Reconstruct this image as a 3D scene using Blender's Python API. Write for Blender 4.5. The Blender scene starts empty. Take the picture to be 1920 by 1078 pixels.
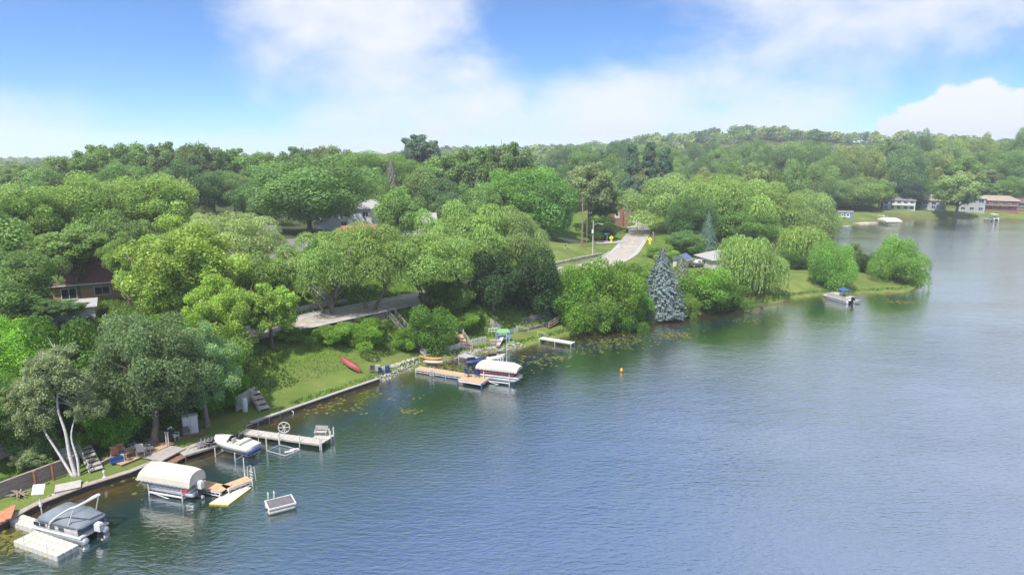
import bpy, math, random
import numpy as np
from mathutils import Vector, Matrix
rnd = random.Random(7)
rng = np.random.default_rng(11)
R = math.radians
SC = bpy.context.scene
COL = SC.collection

# ------------------------------------------------------------------ camera
CAM_H, PITCH, FPX, CX, CY = 30.0, R(11.0), 1280.0, 960.0, 539.0
cam = bpy.data.cameras.new("camera"); cam.lens = 24.0; cam.sensor_width = 36.0
cam.clip_start = 0.5; cam.clip_end = 6000
camo = bpy.data.objects.new("camera", cam); COL.objects.link(camo)
camo.location = (0, 0, CAM_H); camo.rotation_euler = (math.pi/2 - PITCH, 0, 0)
SC.camera = camo

# ------------------------------------------------------------------ sky, clouds, sun
SUN_EL, SUN_AZ = R(57), R(208)          # azimuth clockwise from +Y (north)
sdir = Vector((math.sin(SUN_AZ)*math.cos(SUN_EL), math.cos(SUN_AZ)*math.cos(SUN_EL), math.sin(SUN_EL)))
W = bpy.data.worlds.new("World"); SC.world = W; W.use_nodes = True
nt = W.node_tree; nt.nodes.clear()
def N(t, **k):
    n = nt.nodes.new(t)
    for a, b in k.items(): setattr(n, a, b)
    return n
def LK(a, b): nt.links.new(a, b)
def MATH(op, a, b=None, c=None, clamp=False):
    n = N('ShaderNodeMath', operation=op, use_clamp=clamp)
    for i, v in enumerate((a, b, c)):
        if v is None: continue
        if isinstance(v, (int, float)): n.inputs[i].default_value = v
        else: LK(v, n.inputs[i])
    return n.outputs[0]
def SMOOTH(v, a, b, lo=0.0, hi=1.0):
    n = N('ShaderNodeMapRange', interpolation_type='SMOOTHSTEP'); LK(v, n.inputs[0])
    for i, x in enumerate((a, b, lo, hi)): n.inputs[i+1].default_value = x
    return n.outputs[0]
tc = N('ShaderNodeTexCoord'); sep = N('ShaderNodeSeparateXYZ'); LK(tc.outputs['Generated'], sep.inputs[0])
zc = MATH('MAXIMUM', sep.outputs[2], 0.0)
cmb = N('ShaderNodeCombineXYZ'); LK(sep.outputs[0], cmb.inputs[0]); LK(sep.outputs[1], cmb.inputs[1])
LK(MATH('ADD', MATH('MULTIPLY', zc, 2.2), 0.03), cmb.inputs[2])
nrm = N('ShaderNodeVectorMath', operation='NORMALIZE'); LK(cmb.outputs[0], nrm.inputs[0])
sky = N('ShaderNodeTexSky', sky_type='NISHITA', sun_disc=False, sun_elevation=SUN_EL, sun_rotation=SUN_AZ,
        altitude=200, air_density=1.0, dust_density=0.6, ozone_density=2.2)
LK(nrm.outputs[0], sky.inputs[0])
# broken summer clouds: fractal noise over the whole dome, gathered into the banks that stand over the lake
st = N('ShaderNodeCombineXYZ'); LK(sep.outputs[0], st.inputs[0]); LK(sep.outputs[1], st.inputs[1])
LK(MATH('MULTIPLY', sep.outputs[2], 1.5), st.inputs[2])
nz = N('ShaderNodeTexNoise'); LK(st.outputs[0], nz.inputs['Vector'])
nz.inputs['Scale'].default_value = 5.5; nz.inputs['Detail'].default_value = 9; nz.inputs['Roughness'].default_value = 0.58
nz.inputs['Distortion'].default_value = 0.35
nb = N('ShaderNodeTexNoise'); LK(st.outputs[0], nb.inputs['Vector'])
nb.inputs['Scale'].default_value = 17; nb.inputs['Detail'].default_value = 8; nb.inputs['Roughness'].default_value = 0.55
def pdir(px, py):
    u, v = (px-CX)/FPX, -(py-CY)/FPX
    return Vector((u, math.cos(PITCH)+v*math.sin(PITCH), -math.sin(PITCH)+v*math.cos(PITCH))).normalized()
def bank(px, py, rx, ry):
    d = pdir(px, py); r = Vector((d.y, -d.x, 0)).normalized(); u = r.cross(d)
    def dot(v, s):
        n = N('ShaderNodeVectorMath', operation='DOT_PRODUCT'); LK(tc.outputs['Generated'], n.inputs[0])
        n.inputs[1].default_value = v/s; return n.outputs['Value']
    a, b = dot(r, rx/FPX), dot(u, ry/FPX)
    q = MATH('ADD', MATH('MULTIPLY', a, a), MATH('MULTIPLY', b, b))
    return MATH('MULTIPLY', SMOOTH(q, 0.0, 1.0, 1.0, 0.0), MATH('GREATER_THAN', dot(d, 1), 0))
soft = None
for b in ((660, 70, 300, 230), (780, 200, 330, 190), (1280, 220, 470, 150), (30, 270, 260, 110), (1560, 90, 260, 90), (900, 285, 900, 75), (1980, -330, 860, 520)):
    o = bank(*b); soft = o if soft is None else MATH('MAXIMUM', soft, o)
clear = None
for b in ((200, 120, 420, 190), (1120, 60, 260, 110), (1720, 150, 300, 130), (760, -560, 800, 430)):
    o = bank(*b); clear = o if clear is None else MATH('MAXIMUM', clear, o)  # last gap, above the view, placed to keep the water's reflection blue
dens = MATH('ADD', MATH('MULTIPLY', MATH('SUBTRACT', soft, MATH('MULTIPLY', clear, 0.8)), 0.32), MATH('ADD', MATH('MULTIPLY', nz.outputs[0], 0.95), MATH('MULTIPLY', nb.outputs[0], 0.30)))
dens = MATH('ADD', dens, SMOOTH(sep.outputs[2], 0.25, 0.45, 0.0, 0.26))  # extra unseen cloud overhead, added for brighter, whiter fill light
softm = SMOOTH(dens, 0.48, 1.08, 0.0, 0.92)
cum = bank(1850, 262, 190, 98)
cumm = SMOOTH(MATH('ADD', cum, MATH('MULTIPLY', MATH('SUBTRACT', nb.outputs[0], 0.5), 1.5)), 0.16, 0.34, 0.0, 0.96)
cumm = MATH('MULTIPLY', cumm, SMOOTH(cum, 0.0, 0.12))
mask = MATH('MAXIMUM', softm, cumm)
tint = N('ShaderNodeMix', data_type='RGBA', blend_type='MULTIPLY'); tint.inputs[0].default_value = 1.0
LK(sky.outputs[0], tint.inputs[6]); tint.inputs[7].default_value = (0.68, 0.95, 1.22, 1)
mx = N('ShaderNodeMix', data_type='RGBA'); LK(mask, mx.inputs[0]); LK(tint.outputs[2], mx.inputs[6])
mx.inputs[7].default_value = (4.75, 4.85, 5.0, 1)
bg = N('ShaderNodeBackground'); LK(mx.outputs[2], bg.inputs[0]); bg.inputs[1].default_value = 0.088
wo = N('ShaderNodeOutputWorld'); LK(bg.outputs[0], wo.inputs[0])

sl = bpy.data.lights.new("sun", 'SUN'); sl.energy = 2.9; sl.angle = R(1.2); sl.color = (1.0, 0.955, 0.88)
so = bpy.data.objects.new("sun", sl); COL.objects.link(so)
so.rotation_euler = (-sdir).to_track_quat('-Z', 'Y').to_euler(); so.location = (-60, -40, 90)
SC.view_settings.view_transform = 'Standard'; SC.view_settings.look = 'None'
SC.view_settings.gamma = 1.0; SC.view_settings.exposure = 1.25
SC.cycles.use_denoising = True
SC.cycles.max_bounces = 6; SC.cycles.diffuse_bounces = 3; SC.cycles.glossy_bounces = 3
SC.cycles.transmission_bounces = 3; SC.cycles.volume_bounces = 0; SC.cycles.transparent_max_bounces = 6
SC.cycles.caustics_reflective = False; SC.cycles.caustics_refractive = False

# ------------------------------------------------------------------ materials
MT = {}
def mat(name, col, rough=0.7, var=0.18, scale=3.0, metal=0.0, spec=0.3, bump=0.0, stretch=(1, 1, 1)):
    if name in MT: return MT[name]
    m = bpy.data.materials.new(name); m.use_nodes = True; t = m.node_tree
    b = t.nodes['Principled BSDF']
    b.inputs['Roughness'].default_value = rough; b.inputs['Metallic'].default_value = metal
    b.inputs['Specular IOR Level'].default_value = spec
    c = t.nodes.new('ShaderNodeTexCoord'); mp = t.nodes.new('ShaderNodeMapping'); mp.inputs['Scale'].default_value = stretch
    t.links.new(c.outputs['Object'], mp.inputs[0])
    n = t.nodes.new('ShaderNodeTexNoise'); n.inputs['Scale'].default_value = scale; n.inputs['Detail'].default_value = 5
    t.links.new(mp.outputs[0], n.inputs['Vector'])
    r = t.nodes.new('ShaderNodeMapRange'); t.links.new(n.outputs[0], r.inputs[0])
    r.inputs[1].default_value = 0.3; r.inputs[2].default_value = 0.7
    r.inputs[3].default_value = 1-var; r.inputs[4].default_value = 1+var
    x = t.nodes.new('ShaderNodeMix'); x.data_type = 'RGBA'; x.blend_type = 'MULTIPLY'; x.inputs[0].default_value = 1
    x.inputs[6].default_value = (*col, 1); t.links.new(r.outputs[0], x.inputs[7])
    t.links.new(x.outputs[2], b.inputs['Base Color'])
    if bump:
        bp = t.nodes.new('ShaderNodeBump'); bp.inputs['Strength'].default_value = bump; bp.inputs['Distance'].default_value = 0.05
        t.links.new(n.outputs[0], bp.inputs['Height']); t.links.new(bp.outputs[0], b.inputs['Normal'])
    MT[name] = m; return m
mat('white', (.56, .56, .55), .5, .06); mat('offwhite', (.50, .48, .43), .6, .14); mat('cream', (.55, .52, .44), .75, .05, 1.2)
mat('creamend', (.48, .47, .43), .75, .05); mat('alu', (.55, .57, .60), .38, .12, metal=.7); mat('alup', (.62, .63, .65), .45, .12)
mat('greywood', (.33, .31, .29), .85, .28, 2.0, stretch=(1, 6, 1)); mat('palewood', (.40, .375, .35), .8, .14, 3)
mat('tandeck', (.47, .31, .19), .75, .14, 3); mat('brownwood', (.19, .115, .075), .85, .3, 4); mat('redwood', (.42, .19, .11), .8, .2)
mat('cedar', (.50, .26, .10), .8, .2); mat('darkmat', (.13, .12, .135), .95, .35, 6, bump=.3); mat('black', (.02, .02, .022), .5, .2)
mat('navy', (.02, .045, .17), .5, .2); mat('blue', (.03, .10, .29), .5, .15); mat('cover', (.165, .19, .225), .8, .10, 1.5)
mat('coverside', (.10, .13, .22), .7, .1); mat('red', (.45, .035, .04), .45, .12); mat('maroon', (.20, .02, .05), .4, .1)
mat('canoe', (.26, .065, .06), .5, .14, 2); mat('yellow', (.80, .58, .12), .6, .1); mat('signyellow', (.85, .75, .02), .5, .05)
mat('pink', (.62, .06, .20), .5, .08); mat('green', (.14, .34, .15), .5, .08); mat('skyblue', (.03, .28, .60), .5, .08); mat('mint', (.55, .70, .62), .5, .08)
mat('concrete', (.40, .385, .36), .9, .15, 2, bump=.2); mat('cap', (.33, .28, .245), .9, .22, 2.5, bump=.2); mat('darkwall', (.075, .06, .055), .9, .3, 3)
mat('timber', (.27, .22, .20), .9, .30, 2.2, stretch=(.6, 6, 6), bump=.4); mat('rust', (.24, .10, .06), .9, .25)
mat('stone', (.34, .31, .29), .9, .35, 1.3, bump=.4); mat('stonepale', (.33, .31, .29), .9, .45, 2.2); mat('stonedark', (.17, .155, .165), .9, .3, 1.6)
mat('brick', (.25, .12, .085), .9, .28, 6, bump=.3); mat('tanbrick', (.36, .22, .14), .9, .35, 5, bump=.3); mat('shingle', (.15, .145, .15), .95, .25, 5, bump=.3)
mat('shinglebrown', (.145, .075, .065), .95, .25, 5, bump=.3); mat('shinglered', (.30, .10, .09), .95, .2, 5); mat('shingletan', (.29, .235, .20), .95, .2, 4)
mat('roofpale', (.32, .31, .31), .95, .15, 4); mat('siding', (.55, .55, .56), .7, .07); mat('beige', (.52, .47, .40), .8, .1); mat('greysiding', (.34, .34, .36), .8, .1)
mat('glass', (.025, .032, .045), .12, .2, spec=.6); mat('bark', (.15, .115, .085), .95, .35, 5, stretch=(3, 3, .6), bump=.6); mat('barkgrey', (.23, .19, .155), .95, .3, 5, stretch=(3, 3, .6), bump=.6)
mat('birchbark', (.52, .49, .48), .8, .28, 4, stretch=(1, 1, 3)); mat('asphalt', (.34, .315, .30), .92, .2, .8); mat('paint', (.6, .6, .58), .8, .15, 1.5)
mat('paintyellow', (.55, .40, .12), .8, .2, 1.5); mat('kerb', (.45, .43, .40), .9, .15, 1); mat('pole', (.22, .16, .12), .9, .2, 3); mat('polepale', (.46, .42, .36), .9, .2, 3)
mat('dullblue', (.13, .22, .29), .8, .15); mat('sand', (.47, .41, .33), .95, .2, .6); mat('soil', (.13, .095, .07), .98, .3, 2); mat('orange', (.85, .36, .03), .5, .05); mat('solar', (.62, .64, .66), .3, .08)
mat('carpaint', (.09, .085, .085), .3, .1, spec=.6); mat('carwhite', (.6, .6, .58), .35, .05, spec=.5); mat('rubber', (.02, .02, .02), .8, .1); mat('gravel', (.36, .31, .27), .95, .3, 4)

def leafmat(name, transl=.44, var=0.34, rough=.55):
    m = bpy.data.materials.new(name); m.use_nodes = True; t = m.node_tree; t.nodes.clear()
    o = t.nodes.new('ShaderNodeOutputMaterial'); oi = t.nodes.new('ShaderNodeObjectInfo')
    at = t.nodes.new('ShaderNodeAttribute'); at.attribute_name = 'tint'
    x = t.nodes.new('ShaderNodeMix'); x.data_type = 'RGBA'; x.blend_type = 'MULTIPLY'; x.inputs[0].default_value = 1
    t.links.new(oi.outputs['Color'], x.inputs[6]); t.links.new(at.outputs['Color'], x.inputs[7])
    b = t.nodes.new('ShaderNodeBsdfPrincipled'); b.inputs['Roughness'].default_value = rough; b.inputs['Specular IOR Level'].default_value = .25
    tr = t.nodes.new('ShaderNodeBsdfTranslucent'); s = t.nodes.new('ShaderNodeMixShader'); s.inputs[0].default_value = transl
    t.links.new(x.outputs[2], b.inputs['Base Color'])
    g = t.nodes.new('ShaderNodeMix'); g.data_type = 'RGBA'; g.blend_type = 'MULTIPLY'; g.inputs[0].default_value = 1
    t.links.new(x.outputs[2], g.inputs[6]); g.inputs[7].default_value = (1.25, 1.35, .7, 1)
    t.links.new(g.outputs[2], tr.inputs[0]); t.links.new(b.outputs[0], s.inputs[1]); t.links.new(tr.outputs[0], s.inputs[2])
    t.links.new(s.outputs[0], o.inputs[0]); MT[name] = m; return m
leafmat('leaf'); leafmat('needle', .08)

# ------------------------------------------------------------------ mesh helpers
class MB:
    def __init__(s): s.v = []; s.f = []
    def add(s, vs, fs):
        o = len(s.v); s.v += [tuple(v) for v in vs]; s.f += [tuple(i+o for i in f) for f in fs]; return s
    def box(s, c, d, rz=0, rx=0, ry=0):
        m = Matrix.Rotation(rz, 3, 'Z') @ Matrix.Rotation(ry, 3, 'Y') @ Matrix.Rotation(rx, 3, 'X')
        vs = [Vector(c) + m @ Vector((x*d[0]/2, y*d[1]/2, z*d[2]/2)) for x in (-1, 1) for y in (-1, 1) for z in (-1, 1)]
        return s.add(vs, [(0, 1, 3, 2), (4, 6, 7, 5), (0, 4, 5, 1), (2, 3, 7, 6), (0, 2, 6, 4), (1, 5, 7, 3)])
    def tube(s, pts, r, n=6, cap=True):
        pts = [Vector(p) for p in pts]; rs = r if isinstance(r, (list, tuple)) else [r]*len(pts); rings = []
        for i, p in enumerate(pts):
            d = (pts[min(i+1, len(pts)-1)] - pts[max(i-1, 0)]).normalized()
            a = d.cross(Vector((0, 0, 1)) if abs(d.z) < .9 else Vector((1, 0, 0))).normalized(); b = d.cross(a)
            rings.append([p + (a*math.cos(2*math.pi*k/n) + b*math.sin(2*math.pi*k/n))*rs[i] for k in range(n)])
        return s.loft(rings, cap)
    def loft(s, rings, cap=True, closed=True):
        n = len(rings[0]); o = len(s.v); fs = []
        for i in range(len(rings)-1):
            for k in range(n if closed else n-1):
                k2 = (k+1) % n; fs.append((i*n+k, i*n+k2, (i+1)*n+k2, (i+1)*n+k))
        if cap and closed: fs.append(tuple(range(n-1, -1, -1))); fs.append(tuple((len(rings)-1)*n+k for k in range(n)))
        return s.add([v for r in rings for v in r], fs)
    def prism(s, poly, z0, z1):
        return s.loft([[(x, y, z0) for x, y in poly], [(x, y, z1) for x, y in poly]])
    def build(s, name, m, parent=None, smooth=False):
        me = bpy.data.meshes.new(name); me.from_pydata(s.v, [], s.f); me.update()
        if smooth: me.polygons.foreach_set('use_smooth', [True]*len(me.polygons))
        me.materials.append(MT[m] if isinstance(m, str) else m)
        o = bpy.data.objects.new(name, me); COL.objects.link(o)
        if parent: o.parent = parent
        return o
def tag(o, label, cat, group=None, kind=None):
    if label: o['label'] = label
    if cat: o['category'] = cat
    if group: o['group'] = group
    if kind: o['kind'] = kind
    return o
def thing(name, label, cat, loc=(0, 0, 0), rz=0, group=None):
    o = bpy.data.objects.new(name, None); o.empty_display_size = .3; COL.objects.link(o)
    o.location = loc; o.rotation_euler = (0, 0, rz); return tag(o, label, cat, group)
def copy_tree(o, parent=None):
    c = o.copy(); COL.objects.link(c); c.parent = parent
    for ch in list(o.children): copy_tree(ch, c)
    return c
def G(px, py, z=0.0):
    d = pdir(px, py); t = (z-CAM_H)/d.z; return Vector((d.x*t, d.y*t, z))
def at(px, Y):       # world x of an image column at ground distance Y (about eye-level rows)
    return (px-CX)/FPX*(Y*math.cos(PITCH)+14*math.sin(PITCH))
def topz(py, X, Y):
    v = (CY-py)/FPX; return CAM_H + Y*(-math.sin(PITCH)+v*math.cos(PITCH))/(math.cos(PITCH)+v*math.sin(PITCH))
def seg(a, b, z):
    p, q = G(*a, z), G(*b, z); d = q-p; return (p+q)/2, d.length, math.atan2(d.y, d.x), p, q

# ------------------------------------------------------------------ terrain
SH = [(-60, 5), (-50, 28)] + [tuple(G(*p)[:2]) for p in ((0, 992), (70, 955), (160, 920), (245, 893), (330, 858), (420, 822), (470, 800), (560, 768), (640, 740), (710, 716),
      (800, 683), (880, 664), (980, 650), (1050, 632), (1085, 624), (1120, 627), (1180, 612), (1240, 603), (1300, 590), (1380, 580), (1460, 568), (1485, 560),
      (1540, 553), (1600, 551), (1650, 549), (1700, 547), (1732, 535), (1738, 512))] + [(103, 196), (94, 218), (103, 246), (120, 266), (140, 289), (164, 308), (179, 318),
      (201, 327), (249, 332), (420, 338), (900, 350), (2500, 360)]
POLY = np.array(SH + [(2500, 4000), (-2500, 4000), (-2500, 5)])
SHA = np.array(SH)
def sdist(x, y):
    P = np.stack([x, y], -1)[:, None, :]; A, B = SHA[:-1][None], SHA[1:][None]; d = B-A
    t = np.clip(((P-A)*d).sum(-1)/(d*d).sum(-1), 0, 1); q = A+d*t[..., None]
    dist = np.sqrt(((P-q)**2).sum(-1)).min(1)
    ins = np.zeros(len(x), bool); n = len(POLY); j = n-1
    for i in range(n):
        xi, yi = POLY[i]; xj, yj = POLY[j]
        c = (yi > y) != (yj > y)
        with np.errstate(divide='ignore', invalid='ignore'): xx = (xj-xi)*(y-yi)/(yj-yi)+xi
        ins ^= c & (x < xx); j = i
    return np.where(ins, dist, -dist)
CP = np.array([(-62, 92, 9.5), (-75, 80, 10), (-48, 118, 9), (-32, 132, 9), (-12, 150, 8.5), (8, 168, 7.5), (-80, 60, 10), (-90, 40, 10), (-110, 100, 12), (-70, 150, 12), (-130, 200, 13), (0, 205, 9.5),
   (-50, 250, 14), (50, 270, 9), (22, 195, 5.6), (40, 215, 5), (52, 185, 3.6), (70, 205, 2.6), (62, 162, 2.2), (82, 166, 1.6), (98, 172, 1.2), (76, 192, 2), (44, 160, 3.2), (30, 140, 4.2), (15, 128, 4.5), (90, 230, 3), (100, 290, 5),
   (140, 310, 2.2), (180, 336, 3), (222, 348, 3), (290, 352, 3), (180, 385, 8), (260, 405, 10), (350, 400, 8), (350, 490, 19), (300, 620, 26), (275, 800, 50), (190, 760, 41), (390, 790, 43), (77, 700, 26), (100, 400, 14), (0, 350, 16), (-150, 400, 13), (-300, 400, 11), (-300, 800, 9),
   (0, 900, 28), (600, 600, 22), (600, 900, 36), (275, 1200, 34), (450, 390, 6), (-250, 150, 12), (-400, 300, 10)])
ROADPX = ((-150, 800, 6.6), (60, 728, 6.5), (200, 690, 6.4), (350, 652, 6.2), (560, 606, 6), (640, 589, 6), (735, 570, 5.9), (845, 546, 5.7), (945, 524, 5.5), (1050, 509, 5.2), (1120, 497, 5.0), (1162, 479, 4.8), (1178, 463, 4.7), (1190, 447, 4.6), (1198, 432, 4.6), (1190, 421, 4.8), (1170, 411, 5.4))
SIDEPX = ((1168, 452, 4.65), (1120, 455, 4.9), (1060, 450, 5.5), (1000, 440, 6.5))
def catmull(pts, per=8):
    pts = [Vector(p) for p in pts]; out = []
    for i in range(len(pts)-1):
        a, b, c, d = pts[max(i-1, 0)], pts[i], pts[i+1], pts[min(i+2, len(pts)-1)]
        for k in range(per):
            t = k/per; out.append(.5*((2*b)+(c-a)*t+(2*a-5*b+4*c-d)*t*t+(3*b-a-3*c+d)*t**3))
    return out+[pts[-1]]
ROAD = catmull([G(*p) for p in ROADPX]); SIDE = catmull([G(*p) for p in SIDEPX])
def polyd(x, y, pl):
    L = np.array([tuple(p) for p in pl]); A, B = L[:-1, :2][None], L[1:, :2][None]; d = B-A
    P = np.stack([x, y], -1)[:, None, :]; t = np.clip(((P-A)*d).sum(-1)/(d*d).sum(-1), 0, 1)
    D = np.sqrt(((P-(A+d*t[..., None]))**2).sum(-1)); k = D.argmin(1); i = np.arange(len(x))
    return D[i, k], L[k, 2]+(L[k+1, 2]-L[k, 2])*t[i, k]
def sm(v, a, b): t = np.clip((v-a)/(b-a), 0, 1); return t*t*(3-2*t)
def terrain(x, y, road=True):
    x = np.atleast_1d(np.asarray(x, float)); y = np.atleast_1d(np.asarray(y, float)); out = np.empty(len(x)); SD = np.empty(len(x))
    for s in range(0, len(x), 6000):
        X, Y = x[s:s+6000], y[s:s+6000]; d = sdist(X, Y)
        w = 1/(((X[:, None]-CP[None, :, 0])**2+(Y[:, None]-CP[None, :, 1])**2)+30)**1.7
        zi = (w*CP[None, :, 2]).sum(1)/w.sum(1)
        rd, rz = polyd(X, Y, ROAD); sd2, sz = polyd(X, Y, SIDE)
        k = 1-sm(sd2, 3.5, 9); zi = zi*(1-k)+sz*k
        k = 1-sm(rd, 5.2, 11); zi = zi*(1-k)+rz*k
        d0 = np.interp(Y, [50, 56, 62, 74, 80, 95, 106, 111, 118], [6.5, 6.5, 7, 6.5, 3.2, 3.2, 4.5, 5, .4])
        d1 = np.interp(Y, [50, 60, 76, 100, 118, 130], [15, 16, 16, 15, 11, 8])
        near = X < 25
        d0 = np.where(near, d0, .4); d1 = np.where(near, d1, 9)
        z = .5*sm(d, -.1, .5)+np.clip(d, 0, 6)*.03+(zi-.6)*sm(d, d0, d1)
        z = z+.12*np.sin(X*.7+Y*.31)*sm(d, d0, d1)*sm(rd, 5, 9)
        z = np.where(rd < 4.6, z-.10*(1-sm(rd, 3.9, 4.6)), z); z = np.where((sd2 < 3.6) & (rd > 3.6), z-.08, z)
        z = np.where(d < 0, np.maximum(d*.35, -4.0), z); out[s:s+6000] = z; SD[s:s+6000] = d
    return out, SD
def gz(x, y): return float(terrain([x], [y])[0][0])
def gp(px, py):
    d = pdir(px, py); ts = np.arange(38, 900, .5); P = np.array(d)[None]*ts[:, None]+np.array((0, 0, CAM_H)); 
    c = terrain(P[:, 0], P[:, 1])[0]; k = int(np.argmax(P[:, 2] <= np.maximum(c, 0)))
    a = (P[k-1, 2]-max(c[k-1], 0)); b = (max(c[k], 0)-P[k, 2]); f = a/(a+b+1e-9); q = P[k-1]+(P[k]-P[k-1])*f
    return Vector((q[0], q[1], max(gz(q[0], q[1]), 0)))

def axis(a, b, fa, fb, step, grow, lim0, lim1):
    c = list(np.arange(fa, fb+.01, step)); s = step
    while c[-1] < lim1: s *= grow; c.append(c[-1]+s)
    s = step
    while c[0] > lim0: s *= grow; c.insert(0, c[0]-s)
    return np.array(c)
gx = axis(0, 0, -72, 118, 1.0, 1.12, -900, 1500); gy = axis(0, 0, 40, 185, 1.0, 1.10, 5, 2200)
XX, YY = np.meshgrid(gx, gy); tz, tsd = terrain(XX.ravel(), YY.ravel())
nx, ny = len(gx), len(gy); idx = np.arange(nx*ny).reshape(ny, nx)
quads = np.stack([idx[:-1, :-1], idx[:-1, 1:], idx[1:, 1:], idx[1:, :-1]], -1).reshape(-1, 4)
keep = (tsd[quads] > -12).any(1); quads = quads[keep]
def npmesh(name, V, F, m, tint=None, smooth=False):
    me = bpy.data.meshes.new(name); V = np.asarray(V, np.float32); F = np.asarray(F, np.int32); k = F.shape[1]
    me.vertices.add(len(V)); me.vertices.foreach_set('co', V.ravel()); me.loops.add(F.size); me.loops.foreach_set('vertex_index', F.ravel())
    me.polygons.add(len(F)); me.polygons.foreach_set('loop_start', np.arange(0, F.size, k, dtype=np.int32))
    if smooth: me.polygons.foreach_set('use_smooth', np.ones(len(F), bool))
    if tint is not None:
        a = me.attributes.new('tint', 'FLOAT_COLOR', 'POINT' if len(tint) == len(V) else 'FACE'); a.data.foreach_set('color', np.asarray(tint, np.float32).ravel())
    me.update(calc_edges=True); me.materials.append(MT[m] if isinstance(m, str) else m); return me
# ground cover classes: mown lawn, rough grass, woodland floor
def blob(px, py, rx, ry):
    p = gp(px, py); return p.x, p.y, rx, ry
LAWN = [blob(1120, 470, 20, 16), blob(1070, 470, 16, 14), blob(560, 545, 9, 8), blob(1330, 520, 13, 9), blob(1500, 535, 14, 11), blob(1620, 535, 14, 8), blob(1010, 620, 9, 6), blob(1780, 402, 60, 8), blob(1690, 402, 18, 8)]
lawn = np.zeros(nx*ny)
for (bx, by, rx, ry) in LAWN: lawn = np.maximum(lawn, 1-sm(((XX.ravel()-bx)/rx)**2+((YY.ravel()-by)/ry)**2, .7, 1.2))
strip = (1-sm(tsd, 6, 8.5))*(XX.ravel() < 20)*(YY.ravel() < 118)
lawn = np.maximum(lawn, strip*.8)
rdist = np.concatenate([polyd(XX.ravel()[s:s+6000], YY.ravel()[s:s+6000], ROAD)[0] for s in range(0, nx*ny, 6000)])
far_ = ((YY.ravel() > 270) & (XX.ravel() > 120))*(1-sm(tsd, 24, 34))*.9; pen_ = ((XX.ravel() > 52) & (YY.ravel() < 200))*.9; lawn = np.maximum(lawn, np.maximum(far_, pen_)); wood = sm(rdist, 22, 40)*(1-lawn)
gm = bpy.data.materials.new('ground'); gm.use_nodes = True; t = gm.node_tree; b = t.nodes['Principled BSDF']; b.inputs['Roughness'].default_value = .95; b.inputs['Specular IOR Level'].default_value = .1
at_ = t.nodes.new('ShaderNodeAttribute'); at_.attribute_name = 'tint'; sp = t.nodes.new('ShaderNodeSeparateColor'); t.links.new(at_.outputs['Color'], sp.inputs[0])
tcg = t.nodes.new('ShaderNodeTexCoord')
def gn(scale, det=6):
    n = t.nodes.new('ShaderNodeTexNoise'); n.inputs['Scale'].default_value = scale; n.inputs['Detail'].default_value = det; t.links.new(tcg.outputs['Object'], n.inputs['Vector']); return n.outputs[0]
def gmix(f, a, b2, blend='MIX'):
    x = t.nodes.new('ShaderNodeMix'); x.data_type = 'RGBA'; x.blend_type = blend
    for i, v in ((0, f), (6, a), (7, b2)):
        if isinstance(v, (int, float)): x.inputs[i].default_value = v
        elif isinstance(v, tuple): x.inputs[i].default_value = (*v, 1)
        else: t.links.new(v, x.inputs[i])
    return x.outputs[2]
def gramp(v, a, b2):
    r = t.nodes.new('ShaderNodeMapRange'); t.links.new(v, r.inputs[0]); r.inputs[1].default_value = a; r.inputs[2].default_value = b2; return r.outputs[0]
rough = gmix(gramp(gn(.8), .35, .65), (.075, .135, .022), (.13, .19, .035))
lawnc = gmix(gramp(gn(.35), .35, .65), (.098, .158, .034), (.155, .19, .055))
lawnc = gmix(.45, lawnc, gmix(gramp(gn(.12, 3), .4, .6), (.7, .72, .7), (1.3, 1.22, 1.2)), 'MULTIPLY')
lawnc = gmix(gramp(gn(1.9), .58, .72), lawnc, (.20, .18, .10))
c1 = gmix(sp.outputs[0], rough, lawnc); c1 = gmix(sp.outputs[1], c1, gmix(gramp(gn(.5), .4, .6), (.055, .085, .026), (.065, .07, .034)))
c1 = gmix(sp.outputs[2], c1, (.11, .085, .05)); c1 = gmix(.5, c1, gmix(gramp(gn(9, 3), .25, .75), (.55, .55, .55), (1.45, 1.45, 1.4)), 'MULTIPLY')
t.links.new(c1, b.inputs['Base Color'])
bp = t.nodes.new('ShaderNodeBump'); bp.inputs['Strength'].default_value = .7; bp.inputs['Distance'].default_value = .18; t.links.new(gn(5, 6), bp.inputs['Height']); t.links.new(bp.outputs[0], b.inputs['Normal'])
MT['ground'] = gm
gt = np.stack([lawn, wood, (tsd < -.3).astype(float), np.ones(nx*ny)], -1)
gme = npmesh('ground', np.stack([XX.ravel(), YY.ravel(), tz], -1), quads, 'ground', gt, True)
go = bpy.data.objects.new('ground', gme); COL.objects.link(go); tag(go, None, None, kind='structure')

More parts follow.
